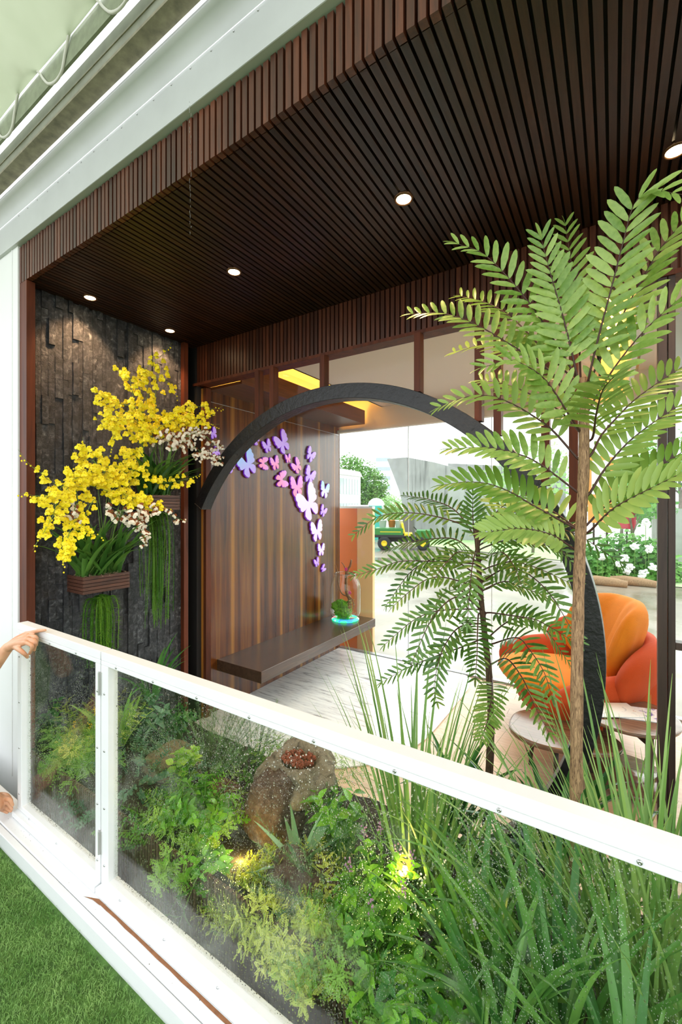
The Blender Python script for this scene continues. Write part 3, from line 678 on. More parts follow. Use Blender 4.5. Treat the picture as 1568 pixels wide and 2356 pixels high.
# ------------------------------------------------------------------ plant builders
M['stem'] = plain('green_stem', '#6a8f3c', 0.6)
M['stemd'] = plain('brown_stem', '#4d3322', 0.7, var=0.3, nscale=40)
VC = {}
def inside(me, Mx, o, y0=1.062, y1=2.5, x0=-3.225, rat=-2.56):
    if me.name not in VC:
        a = np.empty(len(me.vertices) * 3); me.vertices.foreach_get('co', a); VC[me.name] = a.reshape(-1, 3)
    A = np.array([list(r) for r in Mx]); v = VC[me.name] @ A[:3, :3].T + A[:3, 3] + np.array(o)
    return v[:, 1].min() > y0 and v[:, 1].max() < y1 and v[:, 0].min() > x0 and (v[:, 0] / v[:, 1]).min() > rat
def herb(name, label, x, y, nst, h, spread, geo, lsz, pairs, lm, sm=None, lean=(0, 0), z=None, t0=0.3, group=None, droop=0.0, flower=None, cat='plant'):
    z = soilz(x, y) - 0.02 if z is None else z
    r = thing(name, label, cat, (x, y, z), 0, group)
    st = MB(); me = geomesh('leaf', geo, lm)
    for i in range(nst):
        az = 2 * PI * i / nst + R(-.5, .5); k = R(0.25, 1.0) ** 0.7; hh = h * R(0.75, 1.05) * (1.05 - 0.35 * k)
        out = Vector((math.cos(az), math.sin(az), 0)) * spread * k + Vector((lean[0], lean[1], 0))
        pts = [Vector((0, 0, 0)) + out * 0.08, out * 0.45 + UP * hh * 0.6, out + UP * (hh - droop * k * h)]
        cv = catmull(pts, 8); st.tube(cv, [0.0032 - 0.0002 * q for q in range(9)], 5)
        for q in range(pairs):
            t = t0 + (1 - t0) * q / max(1, pairs - 1); f = t * 8; j = min(int(f), 7); p = cv[j].lerp(cv[j + 1], f - j); T = (cv[j + 1] - cv[j]).normalized()
            a2 = az + q * PI / 2 + R(-.4, .4)
            for sgn in (0, PI):
                d = Vector((math.cos(a2 + sgn), math.sin(a2 + sgn), 0)); d = (d - T * d.dot(T) * 0.6) + T * R(0.15, 0.75); s_ = lsz * R(0.75, 1.15) * (1.0 if q < pairs - 1 else 0.75)
                Mx = mat4(p, d, T + Vector((R(-.3, .3), R(-.3, .3), 0.6)), (s_, s_, s_))
                if inside(me, Mx, r.location): ob('leaf', me, r, M=Mx)
        if flower and i % 2 == 0:
            fb = MB(); tip = cv[-1]
            for e in range(14): fb.ell(tip + Vector((R(-.012, .012), R(-.012, .012), 0.01 + e * 0.004)), (0.004,) * 3, nu=5, nv=3)
            fb.build('flower_spike', flower, r)
    st.build('stem', M['stem'] if sm is None else sm, r, True)
    return r
def sprigmesh(name, kind, L, m):
    b = MB(); c = catmull([(0, 0, 0), (0.05 * L, 0, 0.5 * L), (0.16 * L, 0, L)], 10)
    b.tube(c, [0.0016 * (1 - 0.06 * i) for i in range(11)], 4)
    if kind == 'needle':
        for i in range(110):
            t = R(0.05, 1) * 10; j = min(int(t), 9); p = c[j].lerp(c[j + 1], t - j); a = R(0, 2 * PI); d = Vector((math.cos(a), math.sin(a), R(0.5, 1.4))).normalized(); l = R(0.018, 0.034)
            s_ = d.cross(UP).normalized() * 0.0011; b.add([p - s_, p + s_, p + d * l + s_ * 0.4, p + d * l - s_ * 0.4], [(0, 1, 2, 3)])
    elif kind == 'lacy':
        for i in range(22):
            t = (0.18 + 0.82 * i / 21) * 10; j = min(int(t), 9); p = c[j].lerp(c[j + 1], t - j); a = i * 2.4; d = Vector((math.cos(a), math.sin(a), R(0.1, 0.6))).normalized(); l = L * (0.38 - 0.22 * i / 21)
            for q in range(8):
                for sg in (-1, 1):
                    pp = p + d * l * (0.2 + 0.8 * q / 7); sd = (d * 0.6 + d.cross(UP).normalized() * sg).normalized(); up = Vector((R(-.4, .4), R(-.4, .4), 1)); w = sd.cross(up).normalized() * 0.0032; l2 = l * 0.20 * R(0.7, 1.2)
                    b.add([pp, pp + sd * l2 * 0.6 + w, pp + sd * l2, pp + sd * l2 * 0.6 - w], [(0, 1, 2, 3)])
    elif kind == 'small':
        for i in range(34):
            t = (0.1 + 0.9 * i / 33) * 10; j = min(int(t), 9); p = c[j].lerp(c[j + 1], t - j); a = i * 2.1 + R(-.3, .3); d = Vector((math.cos(a), math.sin(a), R(0.0, 0.7))).normalized(); X, Y, Z = frame(d, (R(-.3, .3), R(-.3, .3), 1)); l = R(0.016, 0.028)
            b.add([p, p + X * l * 0.5 + Y * l * 0.36, p + X * l, p + X * l * 0.5 - Y * l * 0.36], [(0, 1, 2, 3)])
    return b.mesh(name, m)
def bush(name, label, x, y, kind, L, n, spread, m, z=None, up=1.0, lean=(0, 0), cat='plant', zs=1.0, group=None):
    z = soilz(x, y) - 0.02 if z is None else z
    r = thing(name, label, cat, (x, y, z), 0, group); mes = [sprigmesh('sprig', kind, L, m) for _ in range(4)]
    for i in range(n):
        az = R(0, 2 * PI); q = R(0, 1) ** 0.6; base = Vector((math.cos(az), math.sin(az), 0)) * spread * q
        d = Vector((math.cos(az) * q * 1.1 + lean[0], math.sin(az) * q * 1.1 + lean[1], up * R(0.6, 1.1))).normalized()
        Z = d; X = Vector((math.cos(az), math.sin(az), -0.3)); X = (X - Z * X.dot(Z)).normalized(); Y = Z.cross(X); s_ = R(0.7, 1.15)
        Mx = Matrix(((X.x * s_, Y.x * s_, Z.x * s_, base.x), (X.y * s_, Y.y * s_, Z.y * s_, base.y), (X.z * s_, Y.z * s_, Z.z * s_, base.z), (0, 0, 0, 1)))
        me = random.choice(mes)
        if inside(me, Mx, r.location): ob('sprig', me, r, M=Mx)
    return r
def grass(name, label, x, y, n, L, w, bend, m, spread=0.05, tilt=0.35, z=None, cat='plant', lean=None, dry=None, group=None, seg=9):
    z = soilz(x, y) - 0.02 if z is None else z
    r = thing(name, label, cat, (x, y, z), 0, group)
    mes = [geomesh('blade', blade(L, w, bend * R(0.5, 1.6), seg), m) for _ in range(6)]
    for i in range(n):
        az = 2 * PI * i / n * 2.618 + R(-.3, .3); q = R(0, 1); base = Vector((math.cos(az), math.sin(az), 0)) * spread * q
        if lean is not None and random.random() < 0.5: az = math.atan2(lean[1], lean[0]) + R(-.9, .9)
        s_ = R(0.6, 1.08); Mx = Matrix.Translation(base) @ Matrix.Rotation(az, 4, 'Z') @ Matrix.Rotation(tilt * (0.15 + q) * R(0.6, 1.3), 4, 'Y') @ Matrix.Rotation(R(-.5, .5), 4, 'Z') @ Matrix.Scale(s_, 4)
        me = random.choice(mes)
        if inside(me, Mx, r.location, y1=2.75): ob('blade', me, r, M=Mx)
    return r
LM = dict(
    basil=leafmat('basil_leaf', '#3f7d1f', '#86c13c', 0.3, 0.35), lime=leafmat('lime_herb_leaf', '#6ea32e', '#b5d858', 0.35, 0.4), mint=leafmat('mint_leaf', '#2f6a2a', '#5f9a4a', 0.25, 0.45),
    sage=leafmat('grey_green_leaf', '#3c6b45', '#7aa27b', 0.25, 0.5), lacy=leafmat('lacy_yellow_green', '#a8c648', '#e4e878', 0.4, 0.5), lacyg=leafmat('lacy_mid_green', '#5f9a3a', '#a8cc58', 0.35, 0.5),
    rose=leafmat('rosemary_needle', '#3f6a3a', '#7fa05f', 0.2, 0.5), lemon=leafmat('lemongrass_blade', '#5c8c40', '#a3c46f', 0.3, 0.4), pandan=leafmat('pandan_blade', '#3c7833', '#7cae55', 0.3, 0.3),
    dark=leafmat('dark_strap_leaf', '#16401a', '#35702f', 0.2, 0.25), aloe=leafmat('aloe_leaf', '#4c7d4a', '#86aa78', 0.1, 0.4), orch=leafmat('orchid_leaf', '#2a5a22', '#6a9a42', 0.2, 0.35),
    cyc=leafmat('palm_leaflet', '#6c9436', '#a9c468', 0.3, 0.35), cyd=leafmat('dark_palm_leaflet', '#355f22', '#6c943f', 0.2, 0.3), tass=leafmat('tassel_fern', '#3f7a1f', '#85b53a', 0.25, 0.5))
def gx(px, y): p = W(px, 1500, y=y); return p.x
WHF = plain('white_flower', (0.85, 0.82, 0.85), 0.6); PUF = plain('mauve_flower', '#a97b9c', 0.6)
# front row, left to right
bush('feathery_herb', 'feathery yellow-green herb behind the gate glass', gx(150, 1.36), 1.36, 'lacy', 0.30, 60, 0.20, LM['lacyg'], up=0.8, lean=(0.1, -0.35))
bush('feathery_herb', 'pale lacy herb crest behind the reflected gate glass', gx(170, 1.42), 1.42, 'lacy', 0.32, 34, 0.16, LM['lacy'], up=1.0, z=0.08)
bush('creeping_herb', 'grey green creeping herb right of the railing post', gx(300, 1.45), 1.45, 'small', 0.22, 75, 0.24, LM['sage'], up=0.45, lean=(0.2, -0.3))
bush('creeping_herb', 'blue green creeping herb behind the railing post at mid height', gx(300, 1.7), 1.7, 'small', 0.26, 45, 0.16, LM['sage'], up=0.8)
herb('basil_plant', 'pale green basil bush tumbling over the planter left of centre', gx(470, 1.42), 1.42, 15, 0.36, 0.20, G_ov, 0.054, 9, LM['basil'], lean=(0.0, -0.06), droop=0.25)
bush('feathery_herb', 'lime feathery herb draping beside the pale basil', gx(420, 1.36), 1.36, 'lacy', 0.24, 30, 0.12, LM['lime'], up=0.5, lean=(-.1, -0.5))
herb('basil_plant', 'trailing basil hanging low against the ribbed planter front', gx(500, 1.30), 1.30, 9, 0.16, 0.13, G_ov, 0.07, 5, LM['basil'], lean=(0.0, -0.10), droop=1.4)
bush('rosemary_bush', 'large bushy rosemary behind the pale basil', gx(480, 1.95), 1.95, 'needle', 0.40, 85, 0.17, LM['rose'], up=1.3)
bush('rosemary_bush', 'tall rosemary against the marble floor edge', gx(585, 2.2), 2.2, 'needle', 0.40, 75, 0.20, LM['rose'], up=1.3)
bush('moss_cushion_herb', 'mossy yellow green herb behind the hollowed rock', gx(680, 2.25), 2.25, 'lacy', 0.30, 40, 0.20, LM['lacyg'], up=1.0)
herb('mint_plant', 'dark mint clump under the marble edge', gx(410, 2.12), 2.12, 16, 0.30, 0.16, G_ov, 0.055, 6, LM['mint'])
herb('patchouli_plant', 'lime lobed-leaf herb in front of the sandstone', gx(425, 1.66), 1.66, 7, 0.30, 0.09, leafgeo(OV, 0.1, 0.1, 1, 0.8), 0.07, 4, LM['lime'])
herb('broadleaf_herb', 'grey green broadleaf herb beneath the strap-leaf plant', gx(330, 1.88), 1.88, 16, 0.40, 0.18, G_ov, 0.075, 6, LM['sage'])
grass('strap_lily', 'dark green strap-leaf plant rising above the railing by the slate wall', gx(350, 1.98), 1.98, 18, 0.62, 0.045, 1.5, LM['mint'], spread=0.05, tilt=0.45, z=0.16)
grass('strap_lily', 'single pointed yellow green lily leaves beside the railing post', gx(275, 1.62), 1.62, 8, 0.5, 0.05, 0.8, LM['lacyg'], spread=0.04, tilt=0.4, z=0.05)
herb('yellow_marigold', 'small yellow-flowered plant left of the railing post', gx(210, 1.5), 1.5, 9, 0.34, 0.10, G_ov, 0.05, 5, LM['mint'], flower=plain('yellow_bloom', '#f3d013', 0.5))
herb('round_leaf_herb', 'small round-leaf herb against the brown front post', gx(118, 1.34), 1.34, 6, 0.36, 0.07, leafgeo(OV, 0.1, 0.1, 1, 0.85), 0.055, 5, LM['mint'])
bush('lacy_rue', 'yellow lacy rue spilling over the planter in the foreground', gx(680, 1.31), 1.31, 'lacy', 0.20, 110, 0.20, LM['lacy'], z=0.03, up=0.5, lean=(-0.05, -0.35))
bush('lacy_rue', 'yellow lacy rue trailing lowest down the ribbed front', gx(640, 1.27), 1.27, 'lacy', 0.22, 80, 0.14, LM['lacy'], up=0.15, lean=(-0.1, -0.55))
bush('lacy_rue', 'greenish lacy rue below the basil in the foreground', gx(800, 1.27), 1.27, 'lacy', 0.22, 70, 0.15, LM['lacyg'], up=0.25, lean=(-0.05, -0.5))
bush('rosemary_bush', 'small rosemary beside the aloe', gx(755, 1.50), 1.50, 'needle', 0.34, 60, 0.09, LM['rose'], up=1.5)
grass('aloe_plant', 'spiky aloe with thick grey green leaves on the low boulder', gx(690, 1.47), 1.47, 12, 0.32, 0.036, 0.30, LM['aloe'], spread=0.02, tilt=1.0, z=0.11)
herb('oregano_plant', 'bright broad oregano beside the hollowed rock', gx(770, 1.72), 1.72, 11, 0.38, 0.16, G_ov, 0.085, 5, LM['basil'])
herb('basil_plant', 'glossy flowering basil right of the rosemary', gx(880, 1.42), 1.42, 16, 0.40, 0.18, G_ov, 0.050, 9, LM['basil'], flower=PUF, droop=0.05)
herb('basil_plant', 'bright basil in the centre foreground of the glass', gx(940, 1.30), 1.30, 14, 0.30, 0.17, G_ov, 0.054, 9, LM['basil'], lean=(-0.02, -0.05), droop=0.4)
herb('basil_plant', 'lower basil skirt over the planter front in the foreground', gx(900, 1.27), 1.27, 12, 0.16, 0.15, G_ov, 0.07, 5, LM['basil'], lean=(0, -0.05), droop=1.2)
herb('basil_plant', 'white-flowered basil under the lemongrass', gx(1040, 1.55), 1.55, 12, 0.32, 0.16, G_ov, 0.06, 6, LM['basil'], flower=WHF)
herb('basil_plant', 'dark basil at the foot of the small palm', gx(1130, 2.0), 2.0, 14, 0.34, 0.20, G_ov, 0.07, 6, LM['mint'], flower=WHF)
herb('basil_plant', 'dark leafy herb behind the lemongrass', gx(1010, 2.15), 2.15, 12, 0.30, 0.18, G_ov, 0.06, 6, LM['mint'])
herb('oregano_plant', 'broad green herb behind the foreground pandan', gx(1100, 1.62), 1.62, 10, 0.36, 0.17, G_ov, 0.075, 6, LM['basil'])
grass('lemongrass_clump', 'upright lemongrass clump left of the small palm', gx(950, 1.72), 1.72, 60, 1.16, 0.016, 0.32, LM['lemon'], spread=0.07, tilt=0.22)
grass('lemongrass_clump', 'second lemongrass clump leaning right beside the small palm', gx(1010, 1.68), 1.68, 30, 0.85, 0.014, 0.6, LM['lemon'], spread=0.06, tilt=0.28)
grass('lemongrass_clump', 'tall dense lemongrass clump at the right edge', gx(1490, 1.72), 1.72, 85, 1.15, 0.015, 0.55, LM['lemon'], spread=0.12, tilt=0.3)
grass('lemongrass_clump', 'dense lemongrass beside the tall palm trunk', gx(1410, 1.60), 1.60, 55, 0.95, 0.014, 0.8, LM['lemon'], spread=0.10, tilt=0.42)
grass('lemongrass_clump', 'far right lemongrass clump cut by the picture edge', gx(1580, 1.55), 1.55, 60, 1.1, 0.015, 0.7, LM['lemon'], spread=0.10, tilt=0.4)
grass('pandan_plant', 'broad pandan leaves fanning in the right foreground', gx(1290, 1.36), 1.36, 40, 0.72, 0.028, 0.8, LM['pandan'], spread=0.06, tilt=0.6)
grass('pandan_plant', 'pandan with long drooping leaves right of the basil', gx(1110, 1.42), 1.42, 30, 0.62, 0.030, 1.2, LM['pandan'], spread=0.05, tilt=0.55)
grass('pandan_plant', 'low pandan pressed against the glass in the lower right corner', gx(1450, 1.27), 1.27, 34, 0.62, 0.026, 0.9, LM['pandan'], spread=0.06, tilt=0.65)
grass('pandan_plant', 'dark pandan filling the bottom centre right', gx(1150, 1.25), 1.25, 26, 0.48, 0.034, 1.2, LM['pandan'], spread=0.05, tilt=0.7)
grass('pandan_plant', 'pandan behind the tall palm trunk foot', gx(1230, 1.7), 1.7, 30, 0.75, 0.028, 1.0, LM['pandan'], spread=0.06, tilt=0.45)
grass('strap_lily', 'dark glossy strap-leaf lily left of the tall palm trunk', gx(1285, 2.12), 2.12, 20, 0.62, 0.05, 1.1, LM['dark'], spread=0.05, tilt=0.5, z=0.02)
grass('strap_lily', 'dark arching strap-leaf lily right of the tall palm trunk', gx(1400, 2.0), 2.0, 18, 0.55, 0.04, 1.6, LM['dark'], spread=0.05, tilt=0.6, z=0.05)
grass('strap_lily', 'dark strap leaves between lemongrass and small palm', gx(1050, 2.2), 2.2, 14, 0.55, 0.05, 1.3, LM['dark'], spread=0.05, tilt=0.5, z=0.0)
herb('basil_plant', 'bright basil filling the gap between rue and basil', gx(840, 1.36), 1.36, 13, 0.34, 0.15, G_ov, 0.050, 9, LM['basil'], droop=0.2)
herb('basil_plant', 'low basil under the pandan at the bottom centre', gx(1010, 1.27), 1.27, 14, 0.26, 0.17, G_ov, 0.06, 7, LM['basil'], lean=(0, -0.02), droop=0.4)
herb('basil_plant', 'short dark basil low in the bottom middle of the glass', gx(930, 1.24), 1.24, 13, 0.20, 0.16, G_ov, 0.06, 6, LM['mint'], droop=0.5)
bush('creeping_herb', 'green creeping herb trailing under the pale basil', gx(400, 1.33), 1.33, 'small', 0.22, 60, 0.20, LM['basil'], up=0.4, lean=(0.1, -0.2))
# garden spotlights
M['spotlens'] = emitter('warm_lens', '#ffc23a', 14)
for px, py, y, lab in ((566, 1985, 1.42, 'warm garden spotlight glowing beside the low boulder'), (935, 2003, 1.50, 'warm garden spotlight glowing inside the lemongrass')):
    c = W(px, py, y=y); r = thing('garden_spotlight', lab, 'spotlight', (c.x, c.y, c.z - 0.06))
    b = MB(); b.tube([(0, 0, -0.12), (0, 0, 0.02)], 0.006, 6); b.tube([(0, 0.01, 0.02), (0, -0.02, 0.07)], [0.018, 0.026], 12); b.build('housing', M['dark'], r, True)
    b = MB(); b.ell((0, -0.018, 0.072), (0.022, 0.022, 0.012), nu=12, nv=6); b.build('lens', M['spotlens'], r, True)
    l = bpy.data.lights.new('spot_glow', 'POINT'); l.energy = 1.6; l.color = (1, 0.7, 0.15); l.shadow_soft_size = 0.02; o = bpy.data.objects.new('spot_glow', l); col.objects.link(o); o.parent = r; o.location = (0, -0.03, 0.10)
# ------------------------------------------------------------------ palms
def bark(name, c1, c2):
    m, nt, bs, out = newmat(name); f = noise(nt, texco(nt, (1, 1, 0.16)), 170, 6, 0.7, 0.8)
    nt.links.new(ramp(nt, f, [(0.35, S(c1)), (0.6, S(c2))]), bs.inputs[0]); bs.inputs['Roughness'].default_value = 0.8; bump(nt, bs, f, 1.0, 0.006); return m
M['bark'] = bark('palm_bark', '#5a3c29', '#c29c74'); M['rach'] = plain('dark_rachis', '#42241a', 0.5); M['barkd'] = bark('dark_palm_bark', '#2e2018', '#6a4f38')
def frond(root, pts3, lm, lmesh, geo, L, npair, radius=0.004, single=True, rm=None, vfold=0.35, wscale=1.0):
    dn = catmull(pts3, 120); ac = [0.0]
    for a_, b_ in zip(dn, dn[1:]): ac.append(ac[-1] + (b_ - a_).length)
    cv = []; k_ = 0
    for i in range(29):
        tl = ac[-1] * i / 28
        while k_ < 119 and ac[k_ + 1] < tl: k_ += 1
        cv.append(dn[k_].lerp(dn[k_ + 1], min(1, (tl - ac[k_]) / max(1e-9, ac[k_ + 1] - ac[k_]))))
    o = MB(); o.tube(cv, [radius * (1.15 - 0.9 * i / 28) for i in range(29)], 6)
    fr = o.build('frond', M['rach'] if rm is None else rm, root, True)
    mats = []
    mid = cv[14]; toc = (EYE - (root.location + mid)).normalized()
    for i in range(npair):
        t = (0.22 + 0.78 * i / (npair - 1)) * 28; j = min(int(t), 27); p = cv[j].lerp(cv[j + 1], t - j); T = (cv[j + 1] - cv[j]).normalized()
        N = (UP - T * UP.dot(T)) * 0.7 + (toc - T * toc.dot(T)) * 0.75; N.normalize(); side = T.cross(N)
        f = i / (npair - 1); ln = L * (0.72 + 0.5 * math.sin(PI * min(1, 0.15 + f * 0.8))) * R(0.9, 1.08) * (1 - 0.25 * f)
        for sg in (-1, 1):
            d = side * sg * (1.0 - 0.25 * f) + T * (0.45 + 0.55 * f) + N * vfold * R(0.5, 1.3)
            nn = N - side * sg * vfold * 0.8 + Vector((R(-.15, .15), R(-.15, .15), R(-.15, .15)))
            mats.append(mat4(p, d, nn, (ln, ln * wscale, ln)))
    tt = (cv[-1] - cv[-2]).normalized(); mats.append(mat4(cv[-1], tt, UP + tt.orthogonal() * 0.2, (L * 0.6,) * 3))
    if single:
        for Mx in mats: ob('leaflet', lmesh, fr, M=Mx)
    else: joined('leaflets', geo, mats, lm, fr, smooth=True)
    return fr
def palm(name, label, base, top_pts, fr_list, lm, geo, L, barkm, r0, r1, nsingle, dysp):
    root = thing(name, label, 'palm', base); bl = Vector(base)
    cv = catmull([Vector(p) - bl for p in top_pts], 24)
    rr = [(r0 + (r1 - r0) * i / 24) * R(0.93, 1.08) for i in range(25)]
    b = MB(); b.tube(cv, rr, 12); b.build('trunk', barkm, root, True)
    me = geomesh('leaflet', geo, lm)
    for k, (pts, dy, npair) in enumerate(fr_list):
        npair = round(npair * dysp)
        n = len(pts); P = []
        if dy is None: P = [q - bl for q in pts]
        else:
            for i, (px, py) in enumerate(pts): P.append(W(px, py, y=base[1] + dy * (i / (n - 1)) ** 0.9) - bl)
        tq = min(cv, key=lambda q: abs(q.z - (P[0].z - 0.025))); P = [tq] + P
        frond(root, P, lm, me, geo, L, npair, single=(k < nsingle))
    return root
TY = 1.75
tall = [([(1325, 880), (1321, 862), (1270, 777), (1219, 700), (1155, 624), (1105, 580), (1055, 562)], -0.18, 15),
        ([(1330, 900), (1326, 862), (1296, 735), (1266, 632), (1245, 552)], -0.12, 15),
        ([(1350, 890), (1356, 858), (1381, 756), (1407, 658), (1432, 560), (1458, 470), (1500, 440), (1570, 448)], -0.15, 18),
        ([(1350, 890), (1373, 841), (1411, 765), (1458, 675), (1518, 573), (1590, 490)], 0.02, 15),
        ([(1330, 920), (1260, 850), (1155, 782), (1096, 748), (1023, 722), (950, 722)], 0.05, 17),
        ([(1350, 950), (1407, 854), (1467, 777), (1522, 722), (1595, 660)], -0.1, 12),
        ([(1339, 1141), (1283, 1098), (1241, 1068), (1198, 1047), (1121, 1030), (1040, 1032)], -0.1, 15),
        ([(1338, 1000), (1309, 956), (1262, 884), (1224, 850), (1173, 829), (1118, 843)], -0.25, 13),
        ([(1362, 1008), (1371, 952), (1385, 900), (1410, 868)], -0.42, 12),
        ([(1352, 1225), (1411, 1170), (1496, 1124), (1575, 1085)], -0.15, 12),
        ([(1335, 1062), (1270, 990), (1224, 956), (1173, 927), (1121, 910), (1070, 914), (1015, 935)], 0.0, 15),
        ([(1326, 1217), (1270, 1187), (1224, 1162), (1173, 1132), (1121, 1113), (1070, 1109), (1022, 1115)], -0.1, 15),
        ([(1335, 880), (1330, 743), (1321, 658), (1300, 520)], 0.25, 15),
        ([(1335, 890), (1232, 786), (1181, 735), (1130, 701), (1062, 682)], 0.3, 15),
        ([(1320, 930), (1240, 830), (1164, 800), (1104, 795), (1048, 810)], 0.35, 14),
        ([(1338, 1000), (1280, 940), (1207, 901), (1155, 882), (1110, 876)], 0.2, 13),
        ([(1322, 1264), (1266, 1230), (1198, 1217), (1117, 1225)], -0.15, 14),
        ([(1352, 1205), (1390, 1166), (1454, 1111), (1530, 1064), (1585, 1030)], 0.1, 13),
        ([(1352, 1140), (1388, 1083), (1435, 1027), (1482, 987), (1529, 954), (1590, 915)], 0.1, 14),
        ([(1360, 1045), (1383, 1001), (1423, 956), (1458, 921), (1505, 886), (1590, 830)], 0.2, 14),
        ([(1345, 1230), (1240, 1160), (1190, 1180), (1130, 1150)], 0.3, 12)]
tp = [W(1323, 2010, y=TY), W(1325, 1800, y=TY), W(1327, 1500, y=TY), W(1334, 1250, y=TY), W(1343, 1050, y=TY), W(1340, 870, y=TY)]
palm('tall_palm', 'tall cycad palm with pale green fronds reaching the slatted ceiling', tuple(tp[0]), tp, tall, LM['cyc'], G_el, 0.103, M['bark'], 0.023, 0.016, 9, 1.08)
TY2 = 2.15
small = [([(1087, 1215), (1010, 1190), (938, 1180), (869, 1189), (817, 1229)], -0.2, 16),
         ([(1098, 1298), (1001, 1292), (920, 1292), (866, 1310), (817, 1324)], -0.25, 16),
         ([(1101, 1355), (1030, 1330), (984, 1332), (938, 1364), (906, 1393)], -0.3, 13),
         ([(1110, 1404), (1018, 1404), (961, 1421), (915, 1456), (886, 1482)], -0.2, 14),
         ([(1116, 1436), (1058, 1442), (1024, 1482), (1007, 1528), (998, 1585), (1004, 1614)], -0.35, 14),
         ([(1118, 1467), (1058, 1490), (1001, 1510), (938, 1536), (880, 1568)], -0.2, 14),
         ([(1118, 1410), (1173, 1416), (1225, 1424), (1260, 1440), (1318, 1475)], -0.2, 13),
         ([(1130, 1482), (1187, 1467), (1216, 1493), (1250, 1545), (1268, 1600)], -0.3, 13),
         ([(1130, 1528), (1165, 1516), (1202, 1562), (1230, 1625), (1262, 1685)], -0.35, 14),
         ([(1104, 1315), (1173, 1292), (1216, 1301), (1250, 1313), (1318, 1345)], -0.15, 13),
         ([(1101, 1410), (1098, 1450), (1097, 1500), (1093, 1560)], -0.45, 14),
         ([(1130, 1560), (1132, 1590), (1122, 1650), (1108, 1700)], -0.4, 14),
         ([(1090, 1230), (1087, 1180), (1087, 1140)], -0.05, 8),
         ([(1101, 1241), (1159, 1203), (1216, 1200), (1285, 1218)], 0.05, 14),
         ([(1104, 1264), (1173, 1241), (1230, 1246), (1300, 1272)], 0.15, 14),
         ([(1108, 1360), (1159, 1338), (1202, 1352), (1280, 1380)], 0.1, 13),
         ([(1098, 1281), (1047, 1241), (984, 1241), (926, 1252), (890, 1265)], 0.1, 14),
         ([(1095, 1240), (1047, 1175), (990, 1150), (930, 1140)], 0.25, 14),
         ([(1098, 1260), (1140, 1180), (1200, 1140), (1260, 1135)], 0.2, 14),
         ([(1104, 1300), (1060, 1270), (1030, 1290), (1000, 1330)], -0.4, 12),
         ([(1104, 1290), (1150, 1270), (1180, 1300), (1200, 1350)], -0.4, 12)]
tp2 = [W(1118, 1900, y=TY2), W(1128, 1700, y=TY2), W(1125, 1560, y=TY2), W(1108, 1400, y=TY2), W(1095, 1220, y=TY2)]
random.seed(55); b2 = Vector(tp2[0])
for k in range(9):
    py0 = R(1235, 1480); px0 = 1095 + (py0 - 1220) * 0.09; bp = W(px0, py0, y=TY2); az = 2.4 * k; L0 = R(0.42, 0.6); dr = R(0.0, 0.25); hz = Vector((math.cos(az), math.sin(az) * 0.75, 0))
    pts = [bp, bp + hz * L0 * 0.35 + UP * (0.11 - dr * 0.1), bp + hz * L0 * 0.7 + UP * (0.10 - dr * 0.45), bp + hz * L0 + UP * (0.0 - dr)]
    small.append((pts, None, 13))
palm('small_palm', 'smaller dark green cycad palm in front of the orange armchair', tuple(tp2[0]), tp2, small, LM['cyd'], G_nar, 0.074, M['barkd'], 0.020, 0.011, 9, 1.2)
# ------------------------------------------------------------------ orchids
M['orchy'] = plain('yellow_orchid_petal', '#fbe000', 0.5, var=0.12, nscale=40, rnd=0.12); M['orchb'] = plain('brown_orchid_spots', '#8a4a12', 0.5); M['orchw'] = plain('white_orchid_petal', '#f4ead6', 0.5, rnd=0.08)
def flower(name, lip, small):
    b = MB()
    pts = [(0, 0.1), (0.30, 0.02), (0.55, -0.22), (0.52, -0.55), (0.25, -0.68), (0.0, -0.56), (-0.25, -0.68), (-0.52, -0.55), (-0.55, -0.22), (-0.30, 0.02)]
    b.add([(0, -0.2, 0.12)] + [(x, yy, 0.05 * math.sin(i * 2.4) - 0.06 * abs(x)) for i, (x, yy) in enumerate(pts)], [(0, 1 + i, 1 + (i + 1) % 10) for i in range(10)], 0)
    for a in (50, 90, 130, 10, 170):
        c, s = math.cos(math.radians(a)), math.sin(math.radians(a)); l = 0.48 if a in (50, 90, 130) else 0.4
        b.add([(0, 0.06, 0.02), (c * l * .55 - s * .15, 0.06 + s * l * .55 + c * .15, 0.06), (c * l, 0.06 + s * l, -0.02), (c * l * .55 + s * .15, 0.06 + s * l * .55 - c * .15, 0.06)], [(0, 3, 2, 1)], small)
    b.ell((0, 0.05, 0.09), (0.06, 0.06, 0.06), nu=6, nv=4, mi=1)
    return b.mesh(name, [lip, M['orchb']])
FY = flower('flower', M['orchy'], 0); FW = flower('flower', M['orchw'], 1)
M['boxwood'] = wood('planter_slat_wood', '#3f241b', '#68402f', (40, 4, 40), rough=0.5, rnd=0.3)
